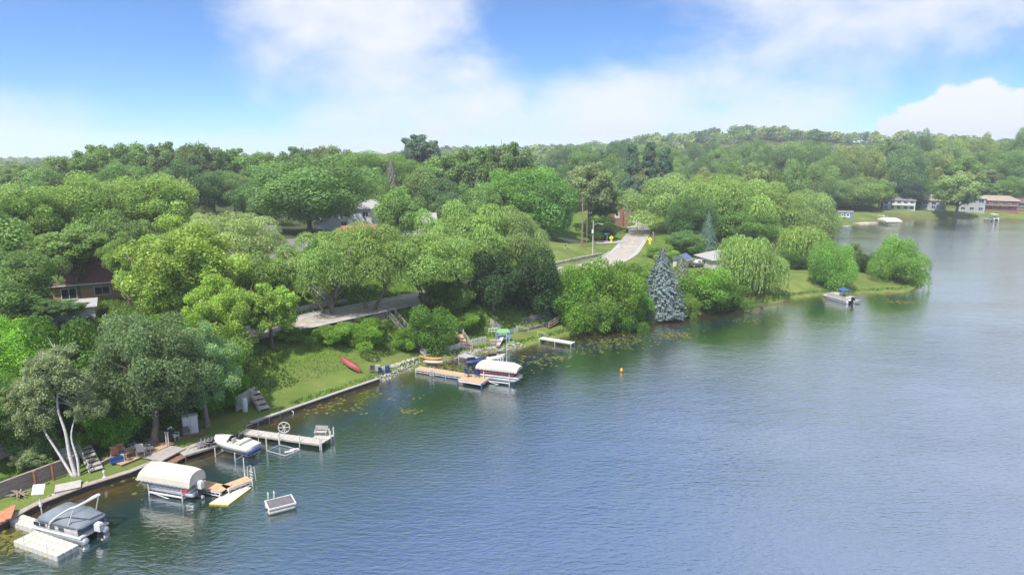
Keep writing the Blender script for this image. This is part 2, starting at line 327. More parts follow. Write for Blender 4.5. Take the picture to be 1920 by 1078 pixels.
# ------------------------------------------------------------------ water
wx = axis(0, 0, -60, 120, 3.0, 1.15, -400, 2400); wy = axis(0, 0, 30, 190, 3.0, 1.15, -250, 700)
WX, WY = np.meshgrid(wx, wy); wsd = np.concatenate([sdist(WX.ravel()[s:s+8000], WY.ravel()[s:s+8000]) for s in range(0, WX.size, 8000)])
wi = np.arange(WX.size).reshape(WX.shape); wq = np.stack([wi[:-1, :-1], wi[:-1, 1:], wi[1:, 1:], wi[1:, :-1]], -1).reshape(-1, 4)
wq = wq[(wsd[wq] < 6).any(1)]
wm = bpy.data.materials.new('water'); wm.use_nodes = True; t = wm.node_tree; t.nodes.clear(); MT['water'] = wm
out = t.nodes.new('ShaderNodeOutputMaterial'); tcg = t.nodes.new('ShaderNodeTexCoord')
def wnoise(scale, sx, sy, rot, det=3, rough=.5):
    mp = t.nodes.new('ShaderNodeMapping'); mp.inputs['Scale'].default_value = (sx, sy, 1); mp.inputs['Rotation'].default_value = (0, 0, rot)
    t.links.new(tcg.outputs['Object'], mp.inputs[0]); n = t.nodes.new('ShaderNodeTexNoise'); n.inputs['Scale'].default_value = scale
    n.inputs['Detail'].default_value = det; n.inputs['Roughness'].default_value = rough; t.links.new(mp.outputs[0], n.inputs['Vector']); return n.outputs[0]
def wm_(op, a, b2):
    n = t.nodes.new('ShaderNodeMath'); n.operation = op
    for i, v in enumerate((a, b2)):
        if isinstance(v, (int, float)): n.inputs[i].default_value = v
        else: t.links.new(v, n.inputs[i])
    return n.outputs[0]
h = wm_('ADD', wm_('MULTIPLY', wnoise(1.0, 1.0, 2.3, R(14), 4, .55), 1.0), wm_('MULTIPLY', wnoise(2.6, 1.0, 1.9, R(-24), 3), .36))
h = wm_('ADD', h, wm_('MULTIPLY', wnoise(.22, 1, 2, R(30), 2), .9))
calm = wm_('ADD', .1, wm_('MULTIPLY', wnoise(.03, 1, 2.2, R(20), 4), 1.75))
bpn = t.nodes.new('ShaderNodeBump'); bpn.inputs['Strength'].default_value = 1.0; bpn.inputs['Distance'].default_value = .075
at_ = t.nodes.new('ShaderNodeAttribute'); at_.attribute_name = 'tint'; sp = t.nodes.new('ShaderNodeSeparateColor'); t.links.new(at_.outputs['Color'], sp.inputs[0])
fetch = wm_('ADD', .55, wm_('MULTIPLY', sp.outputs[2], 1.25))    # sheltered by the bank, rougher in the open
t.links.new(wm_('MULTIPLY', wm_('MULTIPLY', h, calm), fetch), bpn.inputs['Height'])
shal = gmix(gramp(wnoise(.55, 1, 1, 0, 5), .38, .66), (.042, .036, .012), (.085, .062, .018))
body = gmix(sp.outputs[0], (.008, .060, .165), shal); body = gmix(sp.outputs[1], body, (.012, .034, .018))  # tree reflections off the bank painted in as a dark green band
df = t.nodes.new('ShaderNodeBsdfDiffuse'); t.links.new(body, df.inputs[0])
gl = t.nodes.new('ShaderNodeBsdfGlossy'); gl.inputs['Roughness'].default_value = .06; gl.inputs[0].default_value = (.97, .98, 1, 1); t.links.new(bpn.outputs[0], gl.inputs['Normal'])
fr = t.nodes.new('ShaderNodeFresnel'); fr.inputs[0].default_value = 1.36; t.links.new(bpn.outputs[0], fr.inputs['Normal'])
ms = t.nodes.new('ShaderNodeMixShader'); t.links.new(wm_('MINIMUM', wm_('ADD', wm_('MULTIPLY', fr.outputs[0], 1.25), .36), .97), ms.inputs[0]); t.links.new(df.outputs[0], ms.inputs[1]); t.links.new(gl.outputs[0], ms.inputs[2]); t.links.new(ms.outputs[0], out.inputs[0])
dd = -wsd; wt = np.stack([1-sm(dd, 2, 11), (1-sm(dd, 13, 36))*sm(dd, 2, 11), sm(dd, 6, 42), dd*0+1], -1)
wo_ = bpy.data.objects.new('lake_water', npmesh('lake_water', np.stack([WX.ravel(), WY.ravel(), WX.ravel()*0], -1), wq, 'water', wt)); COL.objects.link(wo_); tag(wo_, None, None, kind='structure')

# ------------------------------------------------------------------ roads
def ribbon(name, line, o0, o1, dz, m, z_edge=0, i0=0, i1=None):
    line = line[i0:i1]; V = []; F = []
    for i, p in enumerate(line):
        d = line[min(i+1, len(line)-1)]-line[max(i-1, 0)]; n = Vector((-d.y, d.x, 0)).normalized()
        V += [p+n*o0+Vector((0, 0, dz)), p+n*o1+Vector((0, 0, dz))]
        if i: F.append((2*i-2, 2*i, 2*i+1, 2*i-1))
    mb = MB(); mb.add(V, F); o = mb.build(name, m); tag(o, None, None, kind='structure'); return o
ribbon('road', ROAD, 3.7, -3.7, .0, 'asphalt'); ribbon('side_street', SIDE, 3.0, -3.0, .02, 'asphalt')
ribbon('road_marking', ROAD, .14, .02, .012, 'paintyellow'); ribbon('road_marking', ROAD, -.02, -.14, .012, 'paintyellow')
ribbon('road_marking', ROAD, 3.15, 3.03, .012, 'paint', i0=60, i1=100); ribbon('road_marking', ROAD, -3.03, -3.15, .012, 'paint', i0=0, i1=104)
def kerb(line, off, name='kerb', i0=0, i1=None):
    line = line[i0:i1]; rings = []
    for i, p in enumerate(line):
        d = line[min(i+1, len(line)-1)]-line[max(i-1, 0)]; n = Vector((-d.y, d.x, 0)).normalized(); a, c = p+n*off, p+n*(off+.25*(1 if off > 0 else -1))
        rings.append([a+Vector((0, 0, -.1)), a+Vector((0, 0, .13)), c+Vector((0, 0, .13)), c+Vector((0, 0, -.1))])
    mb = MB(); mb.loft(rings); tag(mb.build(name, 'kerb'), None, None, kind='structure')
kerb(ROAD, 3.7, i0=20, i1=92); kerb(ROAD, -3.7, i0=70, i1=118)
for k in range(4):
    a = G(1160+k*11.5, 462.6, 4.7); mb = MB(); mb.box((a.x, a.y, 4.735), (1.1, .7, .012)); tag(mb.build('road_marking', 'paint'), None, None, kind='structure')

# ------------------------------------------------------------------ vegetation
def leaves_mesh(name, P, Nn, S, tint, m='leaf', asp=.62, axis_dir=None):
    n = len(P); Nn = Nn/np.linalg.norm(Nn, axis=1, keepdims=True)
    if axis_dir is None:
        a = rng.normal(size=(n, 3))
    else: a = axis_dir+rng.normal(size=(n, 3))*.18
    T = a-Nn*(a*Nn).sum(1, keepdims=True); T /= np.linalg.norm(T, axis=1, keepdims=True)+1e-9; B = np.cross(Nn, T)
    S = S[:, None]; V = np.stack([P-T*S, P-B*S*asp, P+T*S, P+B*S*asp], 1).reshape(-1, 3)
    F = np.arange(4*n).reshape(n, 4); c = np.ones((n, 4)); c[:, :3] = tint
    return npmesh(name, V, F, m, c)
def unit(n): v = rng.normal(size=(n, 3)); return v/np.linalg.norm(v, axis=1, keepdims=True)
def tints(n, base, amp=.22):
    k = base*(1+amp*rng.normal(size=n)).clip(.45, 1.7); w = rng.normal(size=n)*.07
    return np.stack([k*(1+w), k, k*(1-w)], -1)
def crown_round(name, nl=46, n=26000, leaf=.034, lr=(.24, .40), flat=1.0, low=-.9, jit=.5, dense=.75, wob=.13):
    k = np.arange(nl)+.5; ph = np.arccos(1-(1-low)*k/nl); th = math.pi*(1+5**.5)*k
    D = np.stack([np.cos(th)*np.sin(ph), np.sin(th)*np.sin(ph), np.cos(ph)], -1)+rng.normal(size=(nl, 3))*wob
    LC = D*rng.uniform(.5, .82, (nl, 1)); LR = rng.uniform(*lr, nl); LT = rng.uniform(.78, 1.22, nl)
    w = LR**2; L = rng.choice(nl, n, p=w/w.sum()); d = unit(n); d[:, 2] = d[:, 2]*.85+.22; d /= np.linalg.norm(d, axis=1, keepdims=True)
    u = rng.uniform(dense, 1.06, n)+rng.normal(size=n)*.04; P = LC[L]+d*LR[L][:, None]*u[:, None]
    ins = rng.random(n) < .10; P[ins] = unit(ins.sum())*rng.uniform(.1, .6, (ins.sum(), 1))
    P[:, 2] = P[:, 2]*flat+1
    return leaves_mesh(name, P, d+rng.normal(size=(n, 3))*jit, leaf*rng.uniform(.65, 1.35, n), tints(n, LT[L]))
def crown_feather(name, nl=44, n=40000, leaf=.033, spread=1.0):
    # willow-like: soft domes of fine sprays that hang at the rims
    k = np.arange(nl)+.5; ph = np.arccos(1-1.55*k/nl); th = math.pi*(1+5**.5)*k
    D = np.stack([np.cos(th)*np.sin(ph)*spread, np.sin(th)*np.sin(ph)*spread, np.cos(ph)], -1)+rng.normal(size=(nl, 3))*.16
    LC = D*rng.uniform(.35, .90, (nl, 1)); LR = rng.uniform(.18, .40, nl); LT = rng.uniform(.82, 1.2, nl)
    L = rng.choice(nl, n, p=LR**2/(LR**2).sum()); d = unit(n); d[:, 2] = np.abs(d[:, 2])*1.0-.15
    P = LC[L]+d*LR[L][:, None]*rng.uniform(.72, 1.08, (n, 1)); rim = np.hypot(d[:, 0], d[:, 1]); P[:, 2] -= (rim**3)*rng.random(n)*.42
    ax = np.stack([d[:, 0]*.55, d[:, 1]*.55, -.8+0*rim], -1); P[:, 2] += 1
    return leaves_mesh(name, P, d+rng.normal(size=(n, 3))*.45, leaf*rng.uniform(.6, 1.4, n), tints(n, LT[L], .2), asp=.30, axis_dir=ax)
def crown_weep(name, ns=520, per=34, leaf=.05):
    P = []; Nn = []; A = []; T = []
    hubs = [(unit(1)[0]*np.array((.5, .5, .2))+np.array((0, 0, 1.45))) for _ in range(9)]
    for i in range(ns):
        hb = hubs[i % 9]; a = rng.uniform(0, 2*math.pi); rr = rng.uniform(.15, .55); top = hb+np.array((math.cos(a)*rr*.5, math.sin(a)*rr*.5, rng.uniform(.1, .5)*(1-rr)))
        ln = rng.uniform(.5, 1.55)*min(1, top[2]/1.5); o = np.array((math.cos(a), math.sin(a), 0)); tt = rng.uniform(.8, 1.2)
        for t_ in np.linspace(0, 1, per):
            q = top+o*rr*(.2+.8*min(1, t_*2.2))**.7*.75+np.array((0, 0, .06*math.sin(min(1, t_*2.5)*math.pi)-ln*t_**1.3))
            P.append(q+rng.normal(size=3)*.022); Nn.append(o+rng.normal(size=3)*.5); A.append((o[0]*.15, o[1]*.15, -1)); T.append(tt)
    P = np.array(P); k = P[:, 2] > .02; n = int(k.sum())
    return leaves_mesh(name, P[k], np.array(Nn)[k], leaf*rng.uniform(.6, 1.4, n), tints(n, np.array(T)[k], .18), asp=.28, axis_dir=np.array(A)[k])
def crown_spruce(name, lev=34, n=46000, leaf=.030):
    P = []; Nn = []; A = []; T = []; per = n//(lev*11)
    for l in range(lev):
        f = (l+.3)/lev; z = 2*f; rad = (1-f)**.85*1.0+.02; nb = max(5, int(14*(1-f)+5))
        for j in range(nb):
            a = j*2*math.pi/nb+l*1.3+rng.normal()*.12; o = np.array((math.cos(a), math.sin(a), 0)); rr = rad*rng.uniform(.78, 1.08); tt = rng.uniform(.8, 1.2)
            for s in np.linspace(.15, 1, per):
                q = o*rr*s+np.array((-o[1], o[0], 0))*rng.normal()*.11*(1.2-s)*rad+np.array((0, 0, z-.16*s*rad+.10*s*s*rad+rng.normal()*.012))
                P.append(q); Nn.append(np.array((o[0]*.5, o[1]*.5, .8))+rng.normal(size=3)*.35); A.append(o+np.array((0, 0, -.1))); T.append(tt)
    for _ in range(14000):
        f = rng.random()**1.4; rr = (1-f)**.85*rng.uniform(.3, .85); a = rng.uniform(0, 6.28); o = np.array((math.cos(a), math.sin(a), 0)); P.append(o*rr+np.array((0, 0, 2*f-.05))); Nn.append(o+np.array((0, 0, .7))+rng.normal(size=3)*.4); A.append(o); T.append(1.0)
    P = np.array(P); n = len(P)
    return leaves_mesh(name, P, np.array(Nn), leaf*rng.uniform(.6, 1.3, n), tints(n, np.array(T), .15), 'needle', asp=.4, axis_dir=np.array(A))
def crown_pine(name, n=9000, leaf=.055):
    nl = 34; f = rng.random(nl)**.8; a = rng.uniform(0, 6.28, nl); r = (1-f*.75)*rng.uniform(.25, .75, nl)
    LC = np.stack([np.cos(a)*r, np.sin(a)*r, f*1.85+.1], -1); LR = rng.uniform(.16, .34, nl)*(1.15-f*.5); L = rng.integers(0, nl, n); d = unit(n)
    P = LC[L]+d*LR[L][:, None]*np.array((1.15, 1.15, .55))*rng.uniform(.5, 1.1, (n, 1)); d[:, 2] += .5
    return leaves_mesh(name, P, d+rng.normal(size=(n, 3))*.5, leaf*rng.uniform(.6, 1.4, n), tints(n, rng.uniform(.8, 1.2, nl)[L], .2), 'needle', asp=.4)
def crown_sparse(name, n=17000, leaf=.030):
    nl = 44; D = unit(nl); LC = D*rng.uniform(.25, .95, (nl, 1)); LR = rng.uniform(.10, .26, nl); L = rng.integers(0, nl, n); d = unit(n)
    P = LC[L]+d*LR[L][:, None]*rng.uniform(.2, 1.15, (n, 1)); P[:, 2] += 1; d[:, 2] += .3
    return leaves_mesh(name, P, d+rng.normal(size=(n, 3))*.6, leaf*rng.uniform(.6, 1.4, n), tints(n, rng.uniform(.85, 1.15, nl)[L], .2))
CR = {'round': [crown_round('crown_a'), crown_round('crown_b', 60, 28000, .031, (.18, .34)), crown_round('crown_c', 34, 26000, .034, (.28, .46), low=-.8), crown_round('crown_d', 52, 27000, .032, (.2, .38), low=-.95)],
      'feather': [crown_feather('crown_e'), crown_feather('crown_f', 52, 42000, .031), crown_feather('crown_g', 36, 38000, .034, 1.1)],
      'open': [crown_round('crown_h', 54, 20000, .036, (.13, .26), low=-.7, jit=.8, dense=.35), crown_round('crown_i', 66, 21000, .035, (.12, .24), low=-.8, jit=.8, dense=.3)],
      'weep': [crown_weep('crown_j'), crown_weep('crown_k', 460, 34)], 'spruce': [crown_spruce('crown_l')], 'pine': [crown_pine('crown_m'), crown_pine('crown_n', 8000)],
      'near': [crown_round('crown_p', 64, 52000, .0215, (.18, .34), jit=.6), crown_round('crown_q', 80, 52000, .021, (.15, .30), low=-.95, jit=.7, dense=.6)], 'nearopen': [crown_round('crown_r', 70, 40000, .023, (.12, .25), low=-.85, jit=.8, dense=.35)],
      'birch': [crown_sparse('crown_o')],
      'bush': [crown_round('foliage_a', 30, 20000, .038, (.22, .46), low=-1, jit=.7, wob=.2), crown_round('foliage_b', 40, 20000, .037, (.2, .42), low=-1, jit=.7, wob=.22)]}
def limb(mb, p, d, ln, r, depth, up=.25):
    pts = [Vector(p)]; rs = [r]; d = Vector(d).normalized()
    for i in range(4):
        d = (d+Vector((rnd.gauss(0, .13), rnd.gauss(0, .13), up*.35))).normalized(); pts.append(pts[-1]+d*ln/4); rs.append(r*(1-.19*(i+1)))
    mb.tube(pts, rs, 6 if depth else 5)
    if depth:
        for k in range(2 if depth == 1 else 3):
            q = pts[2+k % 3]; limb(mb, q, d+Vector((rnd.uniform(-1, 1), rnd.uniform(-1, 1), rnd.uniform(-.1, .5))), ln*.62, r*.5, depth-1, up)
def trunk_mesh(name, m, stems=1, lean=.1, split=.3, r0=.038, spread=.8):
    # unit tree: height 1, the crown's radius is about .45
    mb = MB()
    for s in range(stems):
        a = s*2*math.pi/max(stems, 1)+.6; bx, by = (.05*math.cos(a), .05*math.sin(a)) if stems > 1 else (0, 0)
        ln = lean if stems > 1 else lean*.3; pts = [Vector((bx, by, -.03))]; rs = [r0*1.35/stems**.4]
        for i in range(1, 7):
            z = split*i/3; pts.append(Vector((bx+ln*z*math.cos(a)*2+rnd.gauss(0, .006), by+ln*z*math.sin(a)*2+rnd.gauss(0, .006), z))); rs.append(r0/stems**.4*(1-.11*i))
        mb.tube(pts, rs, 8)
        for k in range(6 if stems == 1 else 4):
            q = pts[3+k % 4]; b = a+k*2.1+rnd.uniform(-.4, .4); limb(mb, q, (math.cos(b)*spread, math.sin(b)*spread, .75), .42, r0*.5/stems**.4, 1)
    o = mb.build(name, m, smooth=True); me = o.data; bpy.data.objects.remove(o); return me
TR = {'one': [trunk_mesh('trunk_a', 'bark'), trunk_mesh('trunk_b', 'bark', split=.24), trunk_mesh('trunk_c', 'barkgrey', r0=.034)], 'multi': [trunk_mesh('trunk_d', 'barkgrey', 3, .22, .22, .030), trunk_mesh('trunk_e', 'barkgrey', 2, .26, .2, .032)],
      'fir': [trunk_mesh('trunk_f', 'bark', split=.3, r0=.022, spread=.3)]}
NT = [0]
def tree(X, Y, H, Rr, kind, col, label, cat='tree', group=None, cb=.18, name='broadleaf_tree', trunk='one', Ry=None, z=None, base=None):
    NT[0] += 1; k = NT[0]; z = gz(X, Y) if z is None else z
    r = thing(name, label, cat, (X, Y, z-.1), rnd.uniform(0, 6.28) if Ry is None else 0, group)
    cm = CR[kind][k % len(CR[kind])]; c = bpy.data.objects.new('crown', cm); COL.objects.link(c); c.parent = r
    c.location = (0, 0, H*cb); c.scale = (Rr, Ry or Rr, H*(1-cb)/2); j = (2.5 if kind in ('feather', 'weep') else 2.05 if kind == 'bush' else 2.7)*rnd.uniform(.92, 1.08); c.color = (col[0]*(.95 if kind in ('feather', 'weep') else 1.06)*j*rnd.uniform(.96, 1.03), col[1]*j, col[2]*j, 1)
    tm = TR[trunk][k % len(TR[trunk])]; o = bpy.data.objects.new('trunk', tm); COL.objects.link(o); o.parent = r
    s = H if H*.45 < Rr*1.4 else Rr*1.4/.45; o.scale = (min(Rr/.5, s), min(Rr/.5, s), H*.95); return r
def ptree(px, ytop, Y, wpx, kind, col, label, **k):
    # image column and top row fix the bearing and the height of a tree standing Y metres out
    X = at(px, Y); zt = topz(ytop, X, Y); zb = gz(X, Y); Rr = wpx/2/FPX*(Y*math.cos(PITCH)+(CAM_H-(zt+zb)/2)*math.sin(PITCH)); 
    if kind == 'round' and Rr > 8.5: kind = 'near'
    return tree(X, Y, max(zt-zb, 2.0), Rr, kind, col, label, **k)
# foliage colours
MAPLE, DARK, OAK, LIME, WIL, GREY, BRT, BLUE, PINE, MID, PALE = (.080, .130, .034), (.048, .085, .032), (.070, .115, .036), (.112, .160, .036), (.118, .158, .048), (.118, .150, .072), (.105, .20, .022), (.085, .115, .118), (.026, .052, .028), (.072, .12, .032), (.135, .17, .062)
# trees one can point to
B0 = gp(143, 893)
bt = thing('birch_tree', 'white-barked three-stemmed birch leaning over the seawall lawn', 'tree', B0)
def bstem(pts, r): 
    mb = MB(); mb.tube(catmull(pts, 4), [r*(1-.8*i/(4*(len(pts)-1))) for i in range(4*(len(pts)-1)+1)], 7)
    for k in range(7):
        q = Vector(pts[-2]).lerp(Vector(pts[-1]), rnd.uniform(-.6, .9)); limb(mb, q, (rnd.uniform(-1, 1), rnd.uniform(-1, 1), rnd.uniform(.2, .8)), rnd.uniform(1.6, 2.8), r*.28, 1)
    return mb.build('trunk', 'birchbark', bt, True)
bstem([(0, 0, -.2), (-.5, .2, 2.0), (-.75, .4, 4.2), (-1.3, .6, 6.6), (-1.1, .8, 9.2), (-1.5, 1, 11.2)], .19)
bstem([(-.15, -.1, -.2), (-1.4, .1, 2.2), (-2.6, .2, 4.6), (-3.4, .5, 6.8), (-4.4, .5, 8.6)], .14)
bstem([(.2, .1, -.2), (.1, .3, 1.6), (-.4, .6, 3.6), (-.1, 1.0, 5.4), (.6, 1.2, 7.4)], .13)
for (x, y, z, sx, sz) in ((-1.2, .8, 6.6, 3.2, 2.9), (-1.6, .2, 9.2, 2.2, 1.6), (-3.8, .4, 3.2, 2.5, 2.9), (-4.6, .6, 6.4, 1.8, 1.6), (.9, 1.4, 4.4, 2.1, 2.1), (-4.4, .1, .7, 1.7, 1.1)):
    c = bpy.data.objects.new('crown', CR['birch'][0]); COL.objects.link(c); c.parent = bt; c.location = (x, y, z); c.scale = (sx, sx, sz); c.color = (.30, .36, .19, 1)
q = gp(292, 832); tree(q.x, q.y, topz(572, q.x, q.y)-q.z, 5.6, 'near', (.066, .102, .046), 'large grey-green tree with a thick trunk rising behind the patio deck', cb=.17, name='cottonwood_tree', Ry=5.2)
tree(q.x+3.4, q.y+4.5, 11.5, 4.2, 'nearopen', (.09, .145, .066), 'grey-green tree rising just behind the thick-trunked patio tree', cb=.2)
tree(q.x-3.2, q.y+3.5, 12, 3.8, 'nearopen', (.10, .15, .075), 'silvery tree between the birch and the thick-trunked patio tree', cb=.2)
ptree(28, 598, 66, 150, 'near', (.09, .175, .024), 'bright green round-headed tree at the left edge beside the birch', cb=.1)
ptree(-60, 690, 60, 170, 'near', (.055, .105, .025), 'dark green tree cut off by the left edge above the timber walls', cb=.1)
ptree(345, 412, 90, 235, 'nearopen', LIME, 'big yellow-green tree standing beside the road near the brown house', cb=.16, trunk='multi')
ptree(305, 450, 87, 150, 'nearopen', LIME, 'lower yellow-green tree in front of the brown house door', cb=.1, trunk='multi')
ptree(400, 520, 84, 150, 'nearopen', (.11, .165, .032), 'thin yellow-green tree on the bank above the white tank', cb=-.02, trunk='multi')
ptree(500, 525, 88, 110, 'open', (.10, .155, .032), 'slender tree with a dark stem at the top of the cut-grass bank', cb=.12)
ptree(440, 393, 118, 165, 'feather', (.145, .175, .075), 'pale grey-green willow in front of the white gabled house', cb=.2, trunk='multi')
ptree(375, 400, 122, 110, 'feather', (.15, .18, .07), 'small pale willow behind the big yellow-green tree', cb=.2)
ptree(580, 297, 172, 245, 'round', (.066, .112, .038), 'very large dark green maple in front of the white houses', cb=.12)
ptree(745, 350, 168, 92, 'round', (.075, .125, .034), 'neat egg-shaped green tree beside the white house gable', cb=.05)
ptree(610, 432, 103, 160, 'feather', WIL, 'yellow-green willow with three slim trunks by the road, leftmost of its row', cb=.26, trunk='multi')
ptree(690, 425, 106, 185, 'feather', WIL, 'broad yellow-green willow over the white stair landing', cb=.30, trunk='multi')
ptree(795, 432, 110, 190, 'feather', (.115, .155, .045), 'yellow-green willow in the middle of the roadside row', cb=.28, trunk='multi')
ptree(875, 376, 122, 175, 'feather', (.12, .165, .05), 'tallest yellow-green willow of the roadside row', cb=.18, trunk='multi')
ptree(965, 398, 126, 125, 'feather', (.122, .158, .058), 'pale willow with a bare upright stem, last of the roadside row', cb=.2, trunk='multi')
ptree(985, 305, 200, 190, 'round', (.07, .135, .028), 'large fresh-green maple above the roadside lawn', cb=.06)
ptree(1035, 330, 190, 110, 'round', (.06, .12, .03), 'green maple shading the lawn left of the street lamp', cb=.06)
ptree(1105, 300, 225, 110, 'open', (.10, .13, .06), 'thin pale tree behind the tall dark utility pole', cb=.15)
ptree(1135, 345, 232, 75, 'open', (.06, .095, .04), 'dark thin tree left of the brick house', cb=.1)
ptree(1125, 412, 205, 75, 'bush', (.035, .07, .02), 'dark rounded bush behind the blue street sign', cb=0, name='shrub', cat='shrub')
ptree(1255, 335, 225, 165, 'feather', PALE, 'pale silvery willow to the right of the brick house', cb=.1)
ptree(1365, 322, 215, 170, 'feather', (.125, .165, .048), 'tall light green willow in the large clump above the spruce', cb=.1)
ptree(1300, 370, 198, 110, 'round', (.042, .085, .026), 'dark green tree under the silvery willow at the road bend', cb=.05)
ptree(1440, 350, 225, 150, 'feather', (.125, .16, .05), 'light green willow behind the two weeping willows', cb=.08)
ptree(1515, 352, 240, 110, 'feather', (.13, .165, .06), 'pale green tree at the lake end of the large willow clump', cb=.05)
ptree(1400, 385, 205, 130, 'round', (.06, .11, .026), 'mid green tree in front of the large willow clump', cb=.03)
ptree(1330, 395, 190, 46, 'spruce', (.05, .085, .06), 'blue-green conifer left of the cream bungalow', cb=.03, name='conifer', trunk='fir')
ptree(1290, 432, 180, 78, 'round', (.06, .11, .035), 'round-topped small tree behind the garden shed', cb=.06)
q = gp(1243, 600); tree(q.x, q.y+2.5, topz(463, q.x, q.y+2.5)-gz(q.x, q.y+2.5), 5.3, 'spruce', (.072, .100, .098), 'silver-blue spruce standing at the water edge', cb=.0, name='blue_spruce', trunk='fir')
ptree(1280, 478, 132, 66, 'spruce', (.075, .105, .062), 'dull green spruce right behind the silver-blue one', cb=.0, name='spruce_tree', trunk='fir')
ptree(1403, 438, 139, 100, 'weep', (.15, .19, .062), 'large weeping willow hanging over the water beside the cream bungalow', cb=.0, name='weeping_willow')
ptree(1440, 475, 141, 80, 'weep', (.145, .185, .06), 'lower lobe-shaped weeping willow at the lawn edge', cb=.0, name='weeping_willow')
ptree(1510, 421, 172, 96, 'weep', (.14, .185, .05), 'weeping willow farther back behind the peninsula lawn', cb=.05, name='weeping_willow')
ptree(1566, 447, 150, 88, 'feather', (.095, .165, .035), 'bushy light green tree beside the pontoon boat on the peninsula', cb=-.12)
ptree(1610, 452, 176, 40, 'open', (.09, .12, .06), 'thin grey-green tree at the back of the peninsula', cb=.05)
ptree(1690, 448, 157, 98, 'feather', (.105, .17, .036), 'broad light green tree on the very tip of the peninsula', cb=-.15)
ptree(1600, 335, 338, 118, 'round', (.075, .115, .038), 'large tree beside the blue boathouse on the far shore', cb=.05)
ptree(1798, 318, 325, 95, 'open', (.105, .14, .055), 'spreading pale tree on the lawn in front of the far houses', cb=.18)
ptree(787, 252, 285, 100, 'pine', (.038, .068, .036), 'dark pine breaking the skyline above the white houses', cb=.2, name='pine_tree')
ptree(764, 258, 280, 60, 'pine', (.04, .07, .038), 'lower dark pine just left of the skyline pine', cb=.15, name='pine_tree'); ptree(815, 263, 282, 60, 'pine', (.042, .072, .04), 'lower dark pine just right of the skyline pine', cb=.15, name='pine_tree')
ptree(735, 292, 230, 48, 'spruce', (.085, .095, .065), 'brownish spruce behind the egg-shaped tree', cb=.05, name='spruce_tree', trunk='fir')
ptree(895, 328, 215, 44, 'spruce', (.07, .095, .05), 'narrow grey-green spruce left of the fresh-green maple', cb=.05, name='spruce_tree', trunk='fir')
for px, yt, Y, w_ in ((1183, 270, 262, 'left'), (1215, 266, 268, 'middle'), (1245, 276, 265, 'right')): ptree(px, yt, Y, 58, 'pine', PINE, 'tall dark pine behind the brick house, '+w_+' one of three', group='pines behind the brick house', cb=.12, name='pine_tree')
ptree(1520, 303, 330, 34, 'spruce', (.10, .085, .075), 'dead-looking brown conifer on the hillside above the far boathouse', cb=.1, name='conifer', trunk='fir')
ptree(1705, 335, 345, 70, 'round', (.022, .042, .03), 'very dark tree behind the white far-shore house', cb=.02)
